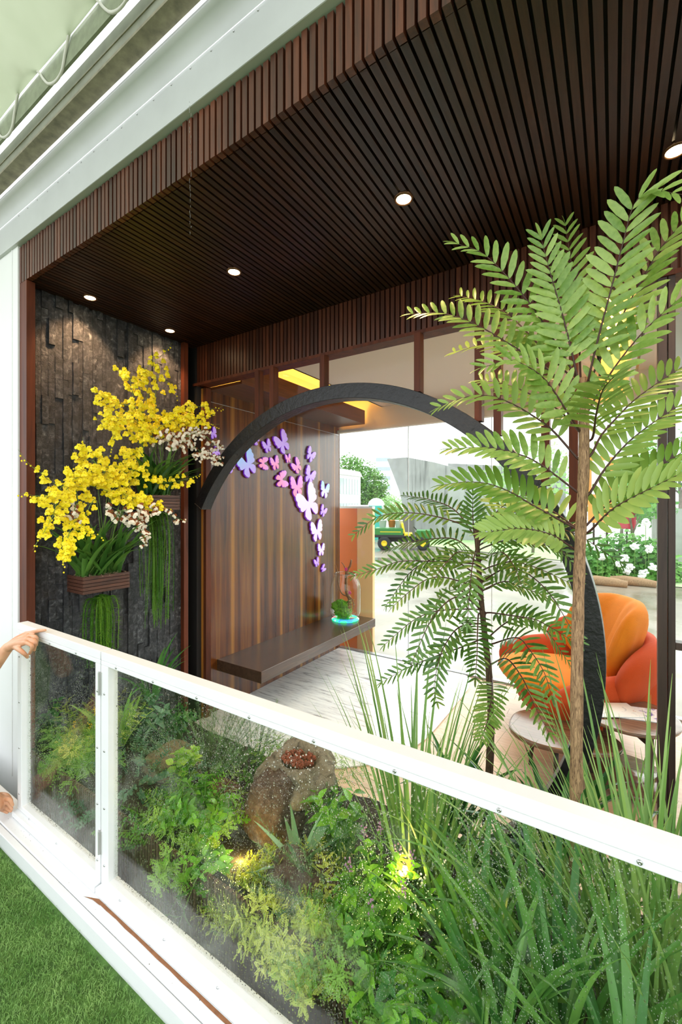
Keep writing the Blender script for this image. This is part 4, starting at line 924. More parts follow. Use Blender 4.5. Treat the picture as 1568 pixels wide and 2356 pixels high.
def orchid(label, y0, y1, z0, z1, sprays, leafn, seed, leaf_dirs):
    random.seed(seed); xw, xf = XS + 0.022, -3.008
    c = Vector(((xw + xf) / 2, (y0 + y1) / 2, z0)); r = thing('orchid_planter', label, 'orchid', tuple(c), 0, 'orchid boxes on the slate wall')
    b = MB(); hw, hl, h = (xf - xw) / 2, (y1 - y0) / 2, z1 - z0
    b.box(-hw + 0.012, hw - 0.012, -hl + 0.012, hl - 0.012, 0.0, h - 0.02); b.build('box_core', M['dark'], r)
    n = 5; sh = h / n
    for k in range(n):
        b = MB(); za, zb = k * sh + 0.002, (k + 1) * sh - 0.002
        b.box(-hw, hw, -hl, -hl + 0.012, za, zb); b.box(-hw, hw, hl - 0.012, hl, za, zb); b.box(hw - 0.012, hw, -hl + 0.012, hl - 0.012, za, zb); b.build('slat', M['boxwood'], r)
    b = MB()
    for i in range(150):
        p = Vector((R(-hw, hw) * .9, R(-hl, hl) * .95, h - 0.022 + R(0, 0.02))); a = R(0, 2 * PI); q = p + Vector((math.cos(a), math.sin(a), R(-.2, .3))) * 0.03; b.tube([p, (p + q) / 2 + UP * 0.006, q], 0.0012, 3)
    b.build('fibre', plain('coconut_fibre', '#b9a486', 0.9), r)['kind'] = 'stuff'
    mes = [geomesh('leaf', blade(0.50, 0.044, R(0.5, 1.9), 8, 0.2), LM['orch']) for _ in range(5)]
    for i in range(leafn):
        az = random.choice(leaf_dirs) + R(-.8, .8); p = Vector((R(-hw, hw) * .6, R(-hl, hl) * .8, h - 0.02)); s_ = R(0.65, 1.1)
        me = random.choice(mes); Mx = Matrix.Translation(p) @ Matrix.Rotation(az, 4, 'Z') @ Matrix.Rotation(R(0.15, 0.75), 4, 'Y') @ Matrix.Scale(s_, 4)
        if inside(me, Mx, c, 1.1, 2.5, XS + 0.018, -9): ob('leaf', me, r, M=Mx)
    tot = 0; tot2 = 0; rest = {0: [], 1: []}; st = MB()
    for (pts, x0, x1, nfl, spread, kind) in sprays:
        m = len(pts); P = [W(px, py, x=x0 + (x1 - x0) * i / (m - 1)) - c for i, (px, py) in enumerate(pts)]
        org = Vector((R(-hw, hw) * .5, R(-hl, hl) * .6, h)); cv = catmull([org, org.lerp(P[0], 0.5) + UP * 0.03] + P, 30); st.tube(cv, [0.003 - 0.00006 * i for i in range(31)], 5)
        j0 = 30 * 2 / (m + 1)
        nfl = int(nfl * 1.45)
        for i in range(nfl):
            t = min(29.99, j0 + (30 - j0) * (i + R(0, 1)) / nfl); j = int(t); p = cv[j].lerp(cv[j + 1], t - j)
            taper = 1.15 - 0.6 * (i / nfl); q = p + Vector((R(-1, 1), R(-1, 1), R(-1, 1) - 0.15)) * spread * 1.55 * taper
            if i % 2 == 0: st.tube([p, q], 0.0011, 3, cap=False)
            nrm = Vector((1, -0.75, 0.05)) + Vector((R(-.7, .7), R(-.7, .7), R(-.5, .6))); X, Y, Z = frame(Vector((-nrm.y, nrm.x, R(-.6, .6) * (1 if kind == 0 else 5))), nrm)
            s_ = R(0.030, 0.052) * (1 if kind == 0 else 0.85) * (1 - 0.35 * (i / nfl) ** 3); Mx = Matrix(((X.x * s_, Y.x * s_, Z.x * s_, q.x), (X.y * s_, Y.y * s_, Z.y * s_, q.y), (X.z * s_, Y.z * s_, Z.z * s_, q.z), (0, 0, 0, 1)))
            tot += 1
            if tot <= 300 - (110 if kind == 0 else 0) or (kind == 1 and tot2 < 110): ob('flower', FW if kind else FY, r, M=Mx); tot2 += kind
            else: rest[kind].append(Mx)
        if kind == 0:      # buds on the bare tip
            e = cv[-1]; d = (cv[-1] - cv[-3]).normalized(); tip = [e, e + d * 0.05 + UP * 0.01, e + d * 0.10 + Vector((0, 0, R(-.02, .04)))]; st.tube(tip, [0.0014, 0.001, 0.0006], 4)
            bb = MB()
            for q in range(5): bb.ell(e + d * (0.02 + 0.018 * q) + Vector((R(-.008, .008), R(-.008, .008), R(-.012, .012))), (0.005, 0.005, 0.006), nu=6, nv=4)
            bb.build('buds', M['orchy'], r)
    st.build('flower_stems', M['stem'], r, True)
    for kd, fm in ((0, FY), (1, FW)):
        if rest[kd]:
            a = np.empty(len(fm.vertices) * 3); fm.vertices.foreach_get('co', a)
            o = joined('flower_mass', (a.reshape(-1, 3), [tuple(q.vertices) for q in fm.polygons]), rest[kd], fm.materials[0], r); o.data.materials.append(M['orchb'])
            o.data.polygons.foreach_set('material_index', [q.material_index for q in fm.polygons] * len(rest[kd]))
    return r
orchid('lower slatted orchid box with a cascade of yellow flowers', 1.465, 1.794, 1.09, 1.21, [
    ([(300, 1130), (230, 1075), (150, 1120), (75, 1075)], -3.02, -2.88, 26, 0.035, 0), ([(280, 1150), (170, 1110), (120, 1140), (75, 1140)], -3.0, -2.85, 26, 0.04, 0),
    ([(170, 1120), (135, 1150), (120, 1190), (95, 1235)], -2.95, -2.85, 34, 0.042, 0), ([(220, 1080), (215, 1060), (240, 1090), (200, 1085)], -3.05, -2.9, 34, 0.07, 0),
    ([(290, 1100), (250, 1075), (190, 1095), (160, 1105)], -3.0, -2.9, 44, 0.055, 0), ([(280, 1080), (310, 1045), (330, 1090), (380, 1110), (440, 1100)], -3.0, -2.9, 48, 0.045, 0),
    ([(260, 1120), (290, 1140), (330, 1150), (370, 1165)], -2.95, -2.85, 46, 0.045, 0), ([(220, 1150), (195, 1190), (190, 1215), (205, 1225)], -2.95, -2.86, 22, 0.032, 0),
    ([(175, 1200), (155, 1240), (150, 1270), (148, 1285)], -2.93, -2.86, 22, 0.026, 0), ([(250, 1060), (195, 1040), (190, 1030)], -3.05, -2.95, 6, 0.03, 0),
    ([(270, 1180), (280, 1175), (330, 1170), (360, 1175), (430, 1200)], -2.9, -2.82, 34, 0.035, 1), ([(310, 1190), (325, 1210), (335, 1250)], -2.9, -2.83, 26, 0.03, 1), ([(180, 1160), (170, 1185), (175, 1160)], -2.95, -2.88, 10, 0.03, 1)], 70, 21, (-0.6, 0.3, 1.2, -1.4))
orchid('upper orchid box half hidden behind yellow and white flower sprays', 1.90, 2.225, 1.66, 1.78, [
    ([(330, 960), (340, 900), (330, 855), (375, 815)], -3.05, -2.9, 40, 0.05, 0), ([(300, 880), (295, 870), (310, 880)], -3.0, -2.95, 16, 0.05, 0), ([(330, 950), (280, 930), (235, 915), (225, 905)], -3.05, -2.92, 26, 0.04, 0),
    ([(310, 940), (300, 960), (250, 960), (240, 970)], -3.0, -2.9, 30, 0.05, 0), ([(330, 960), (330, 990), (340, 1000)], -3.0, -2.92, 50, 0.06, 0), ([(360, 980), (400, 950), (440, 935), (490, 940)], -3.0, -2.85, 34, 0.04, 0),
    ([(380, 980), (420, 970), (470, 960)], -2.98, -2.86, 40, 0.05, 0), ([(290, 970), (265, 990), (258, 1020)], -2.98, -2.9, 14, 0.03, 0), ([(360, 870), (385, 880), (395, 895)], -3.0, -2.95, 7, 0.05, 0), ([(350, 1000), (420, 960), (480, 975)], -2.95, -2.84, 20, 0.04, 0),
    ([(370, 1000), (400, 1015), (440, 1000), (470, 985)], -2.92, -2.82, 40, 0.045, 1), ([(420, 1000), (450, 1030), (480, 1050), (510, 1060)], -2.9, -2.78, 40, 0.04, 1), ([(450, 990), (490, 1020), (512, 1025)], -2.9, -2.78, 18, 0.035, 1)], 58, 33, (-0.3, 0.5, 1.2, -1.0))
random.seed(99)
# ------------------------------------------------------------------ tassel ferns
def tassel(label, px, py, x, n, L, wid, seed, dense=90):
    random.seed(seed); c = W(px, py, x=x); r = thing('tassel_fern', label, 'fern', tuple(c), 0, 'hanging tassel ferns')
    mes = []
    for v in range(4):
        b = MB(); cv = catmull([(0, 0, 0), (0.02, 0, -0.02), (0.035 + R(0, .01), R(-.01, .01), -0.3), (0.035, R(-.02, .02), -1.0)], 16); cv = [Vector((p.x, p.y, p.z)) for p in cv]
        sc = [Vector((p.x, p.y, p.z * L)) for p in cv]; b.tube(sc, 0.002, 4)
        for i in range(dense):
            t = R(0.1, 1) * 16; j = min(int(t), 15); p = sc[j].lerp(sc[j + 1], t - j); a = R(0, 2 * PI); d = Vector((math.cos(a), math.sin(a), -0.35)); l = R(0.014, 0.026); s_ = Vector((-math.sin(a), math.cos(a), 0)) * 0.0022; b.add([p - s_, p + s_, p + d * l], [(0, 1, 2)])
        mes.append(b.mesh('strand', LM['tass']))
    for i in range(n):
        az = R(-1.9, 1.2); q = R(0.0, 1); s_ = R(0.7, 1.05)
        ob('strand', random.choice(mes), r, M=Matrix.Translation((math.cos(az) * wid * q * 0.5, R(-1, 1) * wid * q, -0.02 * q)) @ Matrix.Rotation(az, 4, 'Z') @ Matrix.Diagonal((0.4 + q * 1.3, 1, s_, 1)))
tassel('tassel fern hanging straight below the lower orchid box', 232, 1367, -3.10, 60, 0.50, 0.075, 4, 230)
tassel('long tassel fern hanging below the upper orchid box', 352, 1177, -3.10, 60, 0.86, 0.10, 6, 260)
random.seed(123)
# ------------------------------------------------------------------ butterflies
half = [(0.0, 0.05), (.05, .12), (.10, .30), (.20, .47), (.30, .53), (.38, .48), (.41, .38), (.385, .30), (.42, .22), (.40, .13), (.36, .09), (.385, .0), (.33, -.07), (.22, -.08), (.14, -.07), (.24, -.13), (.295, -.24), (.26, -.37), (.18, -.47), (.11, -.45), (.06, -.34), (.03, -.18), (0, -.14)]
poly = half + [(-x, yy) for x, yy in reversed(half[1:-1])]
def bmat(name, c1, c2):
    m, nt, bs, out = newmat(name); v = texco(nt); sx = node(nt, 'ShaderNodeSeparateXYZ'); nt.links.new(v, sx.inputs[0])
    mr = node(nt, 'ShaderNodeMapRange'); mr.inputs[1].default_value = -0.4; mr.inputs[2].default_value = 0.45; nt.links.new(sx.outputs[1], mr.inputs[0])
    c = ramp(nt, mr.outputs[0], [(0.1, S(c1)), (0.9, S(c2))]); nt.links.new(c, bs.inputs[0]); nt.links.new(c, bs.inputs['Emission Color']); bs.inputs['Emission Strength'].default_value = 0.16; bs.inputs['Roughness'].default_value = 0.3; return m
BM = {'v': bmat('violet_acrylic', '#b68bf0', '#c9a2ff'), 'b': bmat('blue_violet_acrylic', '#b99af5', '#9cc4ff'), 'p': bmat('pink_acrylic', '#ff8ab8', '#e58fe6'), 'w': bmat('pale_pink_acrylic', '#f3c4ff', '#e6d3f5'), 's': bmat('sky_acrylic', '#d9c8f5', '#9fd0f0')}
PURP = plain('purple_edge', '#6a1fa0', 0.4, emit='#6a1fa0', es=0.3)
BF = [(489, 997, 25, 20, 'v', 'small violet butterfly beside the orchid spray'), (497, 1041, 22, 40, 'v', 'violet butterfly half hidden by white orchids'), (528, 1073, 31, -10, 'v', 'violet butterfly touching the inside of the arch'), (568, 1068, 60, 25, 'b', 'large blue violet butterfly nearest the arch'), (585, 1011, 29, 50, 'v', 'violet butterfly highest under the arch curve'),
      (614, 1027, 29, 20, 'v', 'small violet butterfly left of the big top butterfly'), (649, 1019, 49, 30, 'v', 'large lilac butterfly at the top of the swarm'), (605, 1066, 31, -70, 'p', 'pink butterfly in profile right of the large blue one'), (632, 1066, 31, 15, 'p', 'small pink butterfly in the middle of the upper row'), (662, 1055, 20, 10, 'p', 'tiny pink butterfly below the top lilac one'),
      (647, 1104, 40, -60, 'p', 'coral pink butterfly turned sideways'), (682, 1073, 33, 35, 'p', 'dusky pink butterfly with raised wing'), (714, 1047, 32, -25, 'v', 'violet butterfly at the upper right of the swarm'), (712, 1095, 39, -20, 'v', 'lilac butterfly above the largest pale one'), (682, 1120, 47, 5, 'p', 'pink butterfly left of the largest pale one'),
      (709, 1158, 78, 25, 'w', 'largest pale pink butterfly in the middle of the wall'), (746, 1128, 36, -10, 's', 'sky blue butterfly at the right edge of the swarm'), (743, 1176, 25, -25, 'v', 'tiny violet butterfly right of the largest one'), (728, 1222, 47, 8, 'w', 'pale symmetric butterfly below the largest one'), (738, 1265, 28, 0, 'w', 'small pale butterfly in the lower chain'), (728, 1294, 20, 15, 'v', 'tiny violet butterfly second from the bottom'), (743, 1308, 17, -50, 'v', 'lowest tiny violet butterfly above the jar')]
for px, py, h, rot, k, lab in BF:
    c = W(px, py, x=XW + 0.02); d = (c - EYE).dot(FWD); hm = h * d / F_PX; r = thing('butterfly', lab, 'butterfly', tuple(c), 0, 'acrylic butterflies on the walnut wall')
    Mx = Matrix.Rotation(math.radians(rot) * 1.25, 4, 'X') @ Matrix(((0, 0, 1, 0), (1, 0, 0, 0), (0, 1, 0, 0), (0, 0, 0, 1))) @ Matrix.Scale(hm, 4)
    b = MB(); b.prism([(x * 1.15, yy) for x, yy in poly], 0.02); b.build('wings', BM[k], r, M=Matrix.Translation((0.004, 0, 0)) @ Mx)
    b = MB(); b.prism([(x * 1.15 * 1.05, yy * 1.05) for x, yy in poly], 0.008 / hm); b.build('backing', PURP, r, M=Matrix.Translation((-0.01, 0, 0)) @ Mx)
    b = MB(); b.tube([(-0.019, 0, 0), (-0.008, 0, 0)], 0.004, 6); b.build('pin', M['steel'], r)
# ------------------------------------------------------------------ bench and jar
M['bench'] = wood('dark_walnut_bench', '#3b2a22', '#5c4334', (25, 2, 25), rough=0.22, rnd=0.02, bmp=0.04)
b = MB(); b.box(0, 0.575, 0, 2.14, 0, 0.105); tag(b.build('bench', M['bench'], bevel=0.003, loc=(XW + 0.001, 2.78, 0.115)), 'dark walnut bench slab cantilevered from the walnut wall', 'bench')
def jar():
    BZ = 0.22; c = Vector((-2.925, 4.66, BZ)); r = thing('terrarium_jar', 'clear glass terrarium jar with moss and driftwood on the bench end', 'terrarium', tuple(c)); s = 1.0
    b = MB(); b.lathe([(0.001, 0.028), (0.15, 0.03), (0.185, 0.06), (0.2, 0.12), (0.2, 0.42), (0.185, 0.5), (0.145, 0.56), (0.14, 0.60)], 40); b.build('jar_glass', pane('jar_glass', (0.95, 0.98, 0.97), 2.6), r, True)
    b = MB(); b.tube([(0.141 * math.cos(a), 0.141 * math.sin(a), 0.60) for a in [2 * PI * i / 40 for i in range(41)]], 0.005, 8); b.build('rim', pane('rim_glass', (0.85, 0.9, 0.88), 5), r, True)
    mled = bpy.data.materials.new('led_base'); mled.use_nodes = True; nt = mled.node_tree; bs = nt.nodes['Principled BSDF']; f = noise(nt, texco(nt), 5, 2); cc = ramp(nt, f, [(0.35, S('#ff7a9a')), (0.45, S('#39f0c0')), (0.55, S('#3ff08a')), (0.62, S('#3a8cff'))]); nt.links.new(cc, bs.inputs[0]); nt.links.new(cc, bs.inputs['Emission Color']); bs.inputs['Emission Strength'].default_value = 0.8
    b = MB(); b.lathe([(0.001, 0.0), (0.17, 0.0), (0.18, 0.012), (0.165, 0.027), (0.001, 0.027)], 40); o = b.build('light_base', mled, r, True); o['label'] = 'colour-glowing LED base'
    b = MB(); b.ell((-0.03, -0.02, 0.135), (0.12, 0.11, 0.115), nu=60, nv=40, fn=lambda p, a, bb: p * (1 + 0.45 * mnoise.noise(p * 12) + 0.25 * mnoise.noise(p * 45))); b.build('moss', plain('bright_moss', '#5f9a1e', 0.9, var=0.6, nscale=30, bmp=1.0, bscale=60), r, True)
    b = MB(); b.tube(catmull([(0.03, 0, 0.1), (0.06, 0.02, 0.25), (0.02, 0, 0.36), (0.0, 0.02, 0.5), (0.02, 0, 0.62), (0.06, 0.02, 0.70), (0.08, 0.02, 0.78)], 24), [0.03 - 0.0008 * i for i in range(25)], 7)
    for pts in ([(0.05, 0, 0.3), (-0.06, 0, 0.34), (-0.11, 0, 0.48), (-0.13, 0.0, 0.64), (-0.16, 0, 0.70)], [(0.02, 0, 0.62), (-0.02, 0, 0.7), (-0.06, 0, 0.74)], [(0.03, 0, 0.58), (0.10, 0, 0.62), (0.13, 0, 0.60)], [(0.05, 0, 0.3), (0.10, 0, 0.28), (0.13, 0, 0.2), (0.10, 0, 0.12)]):
        b.tube(catmull(pts, 12), [0.010 - 0.0005 * i for i in range(13)], 6)
    b.build('driftwood', plain('driftwood', '#8a6444', 0.8, var=0.4, nscale=40, bmp=0.5), r, True)
    b = MB()
    for p in ((0.08, -0.02, 0.36), (0.03, -0.03, 0.66)):
        for k in range(5): b.ell((p[0] + 0.014 * math.cos(k * 1.26), p[1], p[2] + 0.014 * math.sin(k * 1.26)), (0.012, 0.005, 0.012), nu=7, nv=4)
    b.build('pink_blossom', plain('pink_blossom', '#e0458f', 0.5), r)
    b = MB()
    for i in range(60): q = Vector((0.08 + R(-.03, .05), R(-.05, .05), R(0.05, 0.27))); b.ell(q, (0.008, 0.008, 0.006), nu=5, nv=3)
    b.build('trailing_leaves', plain('variegated_leaf', '#b5ad6a', 0.7), r)['kind'] = 'stuff'
jar()
# ------------------------------------------------------------------ armchair
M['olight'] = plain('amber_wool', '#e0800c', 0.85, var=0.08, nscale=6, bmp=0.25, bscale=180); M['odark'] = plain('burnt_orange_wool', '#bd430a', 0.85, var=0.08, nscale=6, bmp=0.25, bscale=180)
def armchair():
    r = thing('armchair', 'orange petal-shaped lounge armchair behind the arch', 'armchair', (-0.27, 4.33, ZF), math.radians(-152)); E = lambda z=0, y=0, x=0: Euler((x, y, z)).to_matrix()
    def part(nm, m, c, rad, Mx=None, e=0.8, fn=None): b = MB(); b.ell(c, rad, Mx, 40, 24, e, fn=fn); return b.build(nm, m, r, True)
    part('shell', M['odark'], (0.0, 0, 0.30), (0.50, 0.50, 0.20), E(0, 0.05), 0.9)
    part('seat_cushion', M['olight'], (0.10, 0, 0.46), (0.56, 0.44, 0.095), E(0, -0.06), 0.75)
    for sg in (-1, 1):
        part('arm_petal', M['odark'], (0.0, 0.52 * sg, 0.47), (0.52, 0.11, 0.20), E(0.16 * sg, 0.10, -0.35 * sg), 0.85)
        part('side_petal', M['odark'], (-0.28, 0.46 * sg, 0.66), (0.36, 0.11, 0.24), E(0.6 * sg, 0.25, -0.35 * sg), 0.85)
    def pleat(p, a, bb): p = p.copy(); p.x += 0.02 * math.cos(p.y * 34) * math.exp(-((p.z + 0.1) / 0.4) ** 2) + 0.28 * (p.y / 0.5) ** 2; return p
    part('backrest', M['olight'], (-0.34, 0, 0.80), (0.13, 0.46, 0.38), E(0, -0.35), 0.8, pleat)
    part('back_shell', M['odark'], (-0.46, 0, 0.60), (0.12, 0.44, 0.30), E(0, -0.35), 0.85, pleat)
    b = MB(); b.lathe([(0.001, 0.0), (0.26, 0.0), (0.26, 0.012), (0.04, 0.03), (0.035, 0.14)], 32); b.build('swivel_base', M['steel'], r, True)
armchair()
M['walnuttop'] = wood('walnut_veneer', '#5f4436', '#8a6a55', (4, 40, 20), rough=0.18, rnd=0.02, bmp=0.03); M['tleg'] = plain('dark_brown_leg', '#3b2a22', 0.4)
def tables():
    c = W(1285, 1680, z=0.08); r = thing('coffee_table', 'low dark walnut pebble coffee table left of the arch foot', 'table', (c.x, c.y, ZF))
    b = MB(); n = 48; ring = [(0.36 * math.cos(a) * (1 + 0.08 * math.cos(3 * a)), 0.27 * math.sin(a) * (1 + 0.08 * math.cos(3 * a))) for a in [2 * PI * i / n for i in range(n)]]
    b.prism(ring, 0.035, Matrix.Translation((0, 0, 0.325))); b.build('table_top', M['walnuttop'], r, bevel=0.012)
    for a in (0.6, 2.6, 4.7): b = MB(); b.tube([(0.2 * math.cos(a), 0.15 * math.sin(a), 0.33), (0.24 * math.cos(a), 0.18 * math.sin(a), 0.0)], [0.018, 0.012], 10); b.build('leg', M['tleg'], r, True)
    c = W(1440, 1640, z=0.23); r = thing('side_table', 'round walnut side table with magazines and open dark frame', 'table', (c.x, c.y, ZF))
    b = MB(); b.lathe([(0.001, 0.48), (0.28, 0.48), (0.31, 0.492), (0.312, 0.51), (0.30, 0.512), (0.001, 0.512)], 56); b.build('table_top', M['walnuttop'], r, True)
    b = MB(); b.lathe([(0.001, 0.06), (0.27, 0.06), (0.27, 0.085), (0.001, 0.085)], 48); b.build('lower_shelf', M['walnuttop'], r, True)
    for k in range(4):
        a = 0.5 + k * PI / 2; b = MB(); b.box(-0.017, 0.017, -0.017, 0.017, 0, 0.48); b.build('leg', M['tleg'], r, loc=(0.25 * math.cos(a), 0.25 * math.sin(a), 0), rot=(0, 0, a))
    for z in (0.42,):
        b = MB(); b.box(-0.26, 0.26, -0.02, 0.02, z, z + 0.035); b.box(-0.02, 0.02, -0.26, 0.26, z, z + 0.035); b.build('cross_frame', M['tleg'], r, rot=(0, 0, 0.5))
    def mag(name, cover):
        m, nt, bs, out = newmat(name); f = noise(nt, texco(nt, (9, 9, 9)), 1.3, 3, 0.6, 1.2); nt.links.new(ramp(nt, f, cover), bs.inputs[0]); bs.inputs['Roughness'].default_value = 0.25; return m
    m1 = mag('magazine_cover_orange', [(0.30, S('#b9c3cf')), (0.40, S('#f4f4f2')), (0.66, S('#f0efee')), (0.74, S('#c96a3c'))]); m2 = mag('magazine_cover_violet', [(0.36, S('#7a70b8')), (0.47, S('#f3f1f4')), (0.66, S('#eceaf0'))])
    for (dx, dy, dz, rz, m, lab) in ((-0.07, -0.02, 0.512, 0.55, m1, 'upper white magazine with an orange picture on the side table'), (0.07, 0.02, 0.507, 0.25, m2, 'lower white magazine with violet pictures on the side table')):
        t = thing('magazine', lab, 'magazine', (c.x + dx, c.y + dy, ZF + dz + (0.006 if m is m1 else 0.0055)), rz, 'magazines on the side table')
        b = MB(); b.box(-0.15, 0.15, -0.105, 0.105, 0.0, 0.004); b.build('pages', M['white'], t)
        b = MB(); b.box(-0.151, 0.151, -0.106, 0.106, 0.004, 0.0048); b.build('cover', m, t)
tables()
# ------------------------------------------------------------------ yard outside the rear window
M['conc'] = None
def concrete():
    m, nt, bs, out = newmat('stained_concrete'); f = noise(nt, texco(nt), 0.8, 5); c = ramp(nt, f, [(0.3, S('#949492')), (0.7, S('#b0b0ae'))])
    f2 = noise(nt, texco(nt, (2.6, 2.6, 0.10)), 1.0, 5, 0.65); c2 = ramp(nt, f2, [(0.34, (0.42, 0.42, 0.42)), (0.44, (1, 1, 1))]); nt.links.new(mixc(nt, 1, c, c2, 'MULTIPLY'), bs.inputs[0]); bs.inputs['Roughness'].default_value = 0.8; return m
M['conc'] = concrete()
def wallpoly(name, lab, pts, y, th, m, cat):
    P = [W(a, c, y=y) for a, c in pts]; c0 = P[0]; zb = min(p.z for p in P); o = Vector((c0.x, y, zb)); n = len(P)
    b = MB(); b.add([p - o for p in P] + [p - o + Vector((0, th, 0)) for p in P], [tuple(range(n)), tuple(range(2 * n - 1, n - 1, -1))] + [(i, n + i, n + (i + 1) % n, (i + 1) % n) for i in range(n)])
    return tag(b.build(name, m, loc=tuple(o)), lab, cat)
wallpoly('concrete_ramp', 'flared grey concrete wall with dark rain streaks beyond the window', [(890, 1056), (935, 1052), (1000, 1064), (1070, 1083), (1140, 1108), (1270, 1165), (1270, 1246), (945, 1246), (918, 1130)], 26, 0.5, M['conc'], 'wall')
wallpoly('concrete_wall', 'paler concrete wall rising behind the flared one', [(1030, 1066), (1300, 1078), (1300, 1225), (1030, 1225)], 33, 0.4, M['conc'], 'wall')
wallpoly('concrete_pillar', 'dark grey concrete pillar under the flared wall', [(922, 1185), (946, 1185), (948, 1246), (920, 1246)], 24, 0.4, plain('dark_concrete', '#6f6a66', 0.8), 'pillar')
wallpoly('concrete_bank', 'grey concrete retaining wall at the right edge', [(1500, 1160), (1530, 1164), (1700, 1196), (1700, 1305), (1500, 1300)], 17.5, 0.4, M['conc'], 'wall')
M['oleaf'] = [leafmat('yard_tree_leaf', '#43742a', '#7fae50', 0.3, 0.6, rnd=False, nscale=1.2), leafmat('yard_shrub_leaf', '#3f8230', '#7fb84c', 0.3, 0.5, rnd=False, nscale=1.5), leafmat('pale_tree_leaf', '#86b56a', '#bfdc9e', 0.4, 0.6, rnd=False, nscale=1.2)]
def leaf_cloud(name, blobs, n, size, m, par):
    Ms = []
    for (c, r) in blobs:
        for i in range(n):
            d = Vector((random.gauss(0, 1), random.gauss(0, 1), random.gauss(0, 1))).normalized() * R(0.55, 1.05); p = Vector((c[0] + d.x * r[0], c[1] + d.y * r[1], c[2] + d.z * r[2])); s_ = size * R(0.6, 1.3)
            Ms.append(mat4(p, (R(-1, 1), R(-1, 1), R(-.7, .4)), d + Vector((0, -0.3, 0.5)), (s_, s_, s_)))
    return joined(name, leafgeo([(0, .1), (.45, 1), (1, .05)], 0.15, 0.2, 1, 0.6), Ms, m, par)
def yard_tree(lab, px, py, s, h, blobs, n, size, m, trunk=0.12, name='yard_tree'):
    c = W(px, py, s=s); gz = -0.42; r = thing(name, lab, 'tree', (c.x, c.y, gz), 0, 'trees beyond the rear window')
    b = MB(); b.tube(catmull([(0, 0, 0), (0.1, 0, h * 0.4), (-0.05, 0.05, h * 0.75)], 8), [trunk * (1 - 0.08 * i) for i in range(9)], 8)
    for (q, rad) in blobs[:4]: b.tube([(0.05, 0, h * 0.45), (q[0] * 0.6, q[1] * 0.6, q[2] * 0.9)], [trunk * 0.5, trunk * 0.2], 6)
    b.build('trunk', plain('tree_bark', '#7d7364', 0.9, var=0.3), r, True)
    leaf_cloud('crown', blobs, n, size, m, r)
L_ = M['oleaf']
yard_tree('dense round green tree behind the white building', 825, 1165, 48, 6.2, [((0, 0, 5.6), (2.2, 2, 2.0)), ((-1.6, 0.5, 6.4), (2.0, 2, 1.8)), ((1.8, 0, 4.6), (1.7, 1.6, 1.7)), ((2.3, 0, 3.0), (1.5, 1.4, 1.5)), ((0.3, -.5, 3.4), (1.8, 1.5, 1.5))], 900, 0.35, L_[0], 0.2)
yard_tree('low yellow green bushy tree beside the flared wall', 900, 1200, 36, 2.4, [((0, 0, 2.2), (1.0, 1, 0.9)), ((0.5, 0, 1.4), (1, .9, .8))], 500, 0.25, L_[2], 0.08)
yard_tree('wispy tree showing above the flared concrete wall', 965, 1165, 40, 5.2, [((0, 0, 4.8), (1.2, 1, .5)), ((0.8, 0, 5.2), (.7, .6, .6))], 130, 0.25, L_[2], 0.08)
yard_tree('airy pale tree seen through the arch right side', 1225, 1180, 19, 4.6, [((0, 0, 4.3), (1.4, 1.2, .8)), ((-1.2, 0, 3.5), (1.2, 1, .6)), ((0.9, 0, 3.2), (1.3, 1, .7)), ((-0.4, .3, 2.4), (1.1, 1, .5))], 420, 0.16, L_[2], 0.07)
yard_tree('flowering shrub tree behind the orange picture board', 1425, 1180, 20, 4.0, [((0, 0, 3.4), (1.2, 1, .9)), ((0.8, 0, 2.7), (1.2, 1, .9)), ((-0.5, .3, 2.2), (1.0, 1, .8)), ((1.2, 0, 1.9), (1, 1, .7))], 600, 0.2, L_[1], 0.08)
yard_tree('broad green tree at the far right edge', 1560, 1180, 26, 6.5, [((0, 0, 5.4), (2.4, 2, 1.6)), ((-1.3, 0, 4.0), (1.8, 1.6, 1.2)), ((1.8, 0, 4.2), (2.0, 1.6, 1.4))], 900, 0.24, L_[1], 0.14)
yard_tree('slender tree with pale trunk inside the flower bed', 1448, 1290, 13.5, 2.6, [((0, 0, 2.6), (.9, .8, .5)), ((0.5, 0, 2.1), (.7, .6, .4))], 300, 0.15, L_[1], 0.06)
# flower bed
random.seed(31)
WF = plain('hydrangea_white', (0.9, 0.92, 0.88), 0.6)
for k, (px, py, s, r, lab) in enumerate(((1375, 1285, 12.5, (.62, .5, .52), 'leafy hedge shrub nearest the arch'), (1425, 1270, 12.8, (.7, .55, .7), 'broad hedge shrub in the middle of the flower bed'), (1475, 1280, 12.2, (.62, .5, .6), 'leafy hedge shrub beside the door post'), (1515, 1300, 12.0, (.5, .45, .45), 'low hedge shrub behind the door post'), (1340, 1295, 13.0, (.5, .45, .4), 'low hedge shrub behind the arch'))):
    c = W(px, py, s=s); o = thing('hedge_shrub', lab, 'shrub', (c.x, c.y, -0.4), 0, 'hedge shrubs in the yard bed'); leaf_cloud('foliage', [((0, 0, c.z + 0.4), r), ((0.1, 0, 0.25), (r[0], r[1], 0.3))], 420, 0.17, L_[1], o)
    b = MB(); b.tube([(0, 0, 0), (0, 0, c.z + 0.4)], 0.03, 6); b.build('stem', M['stemd'], o)
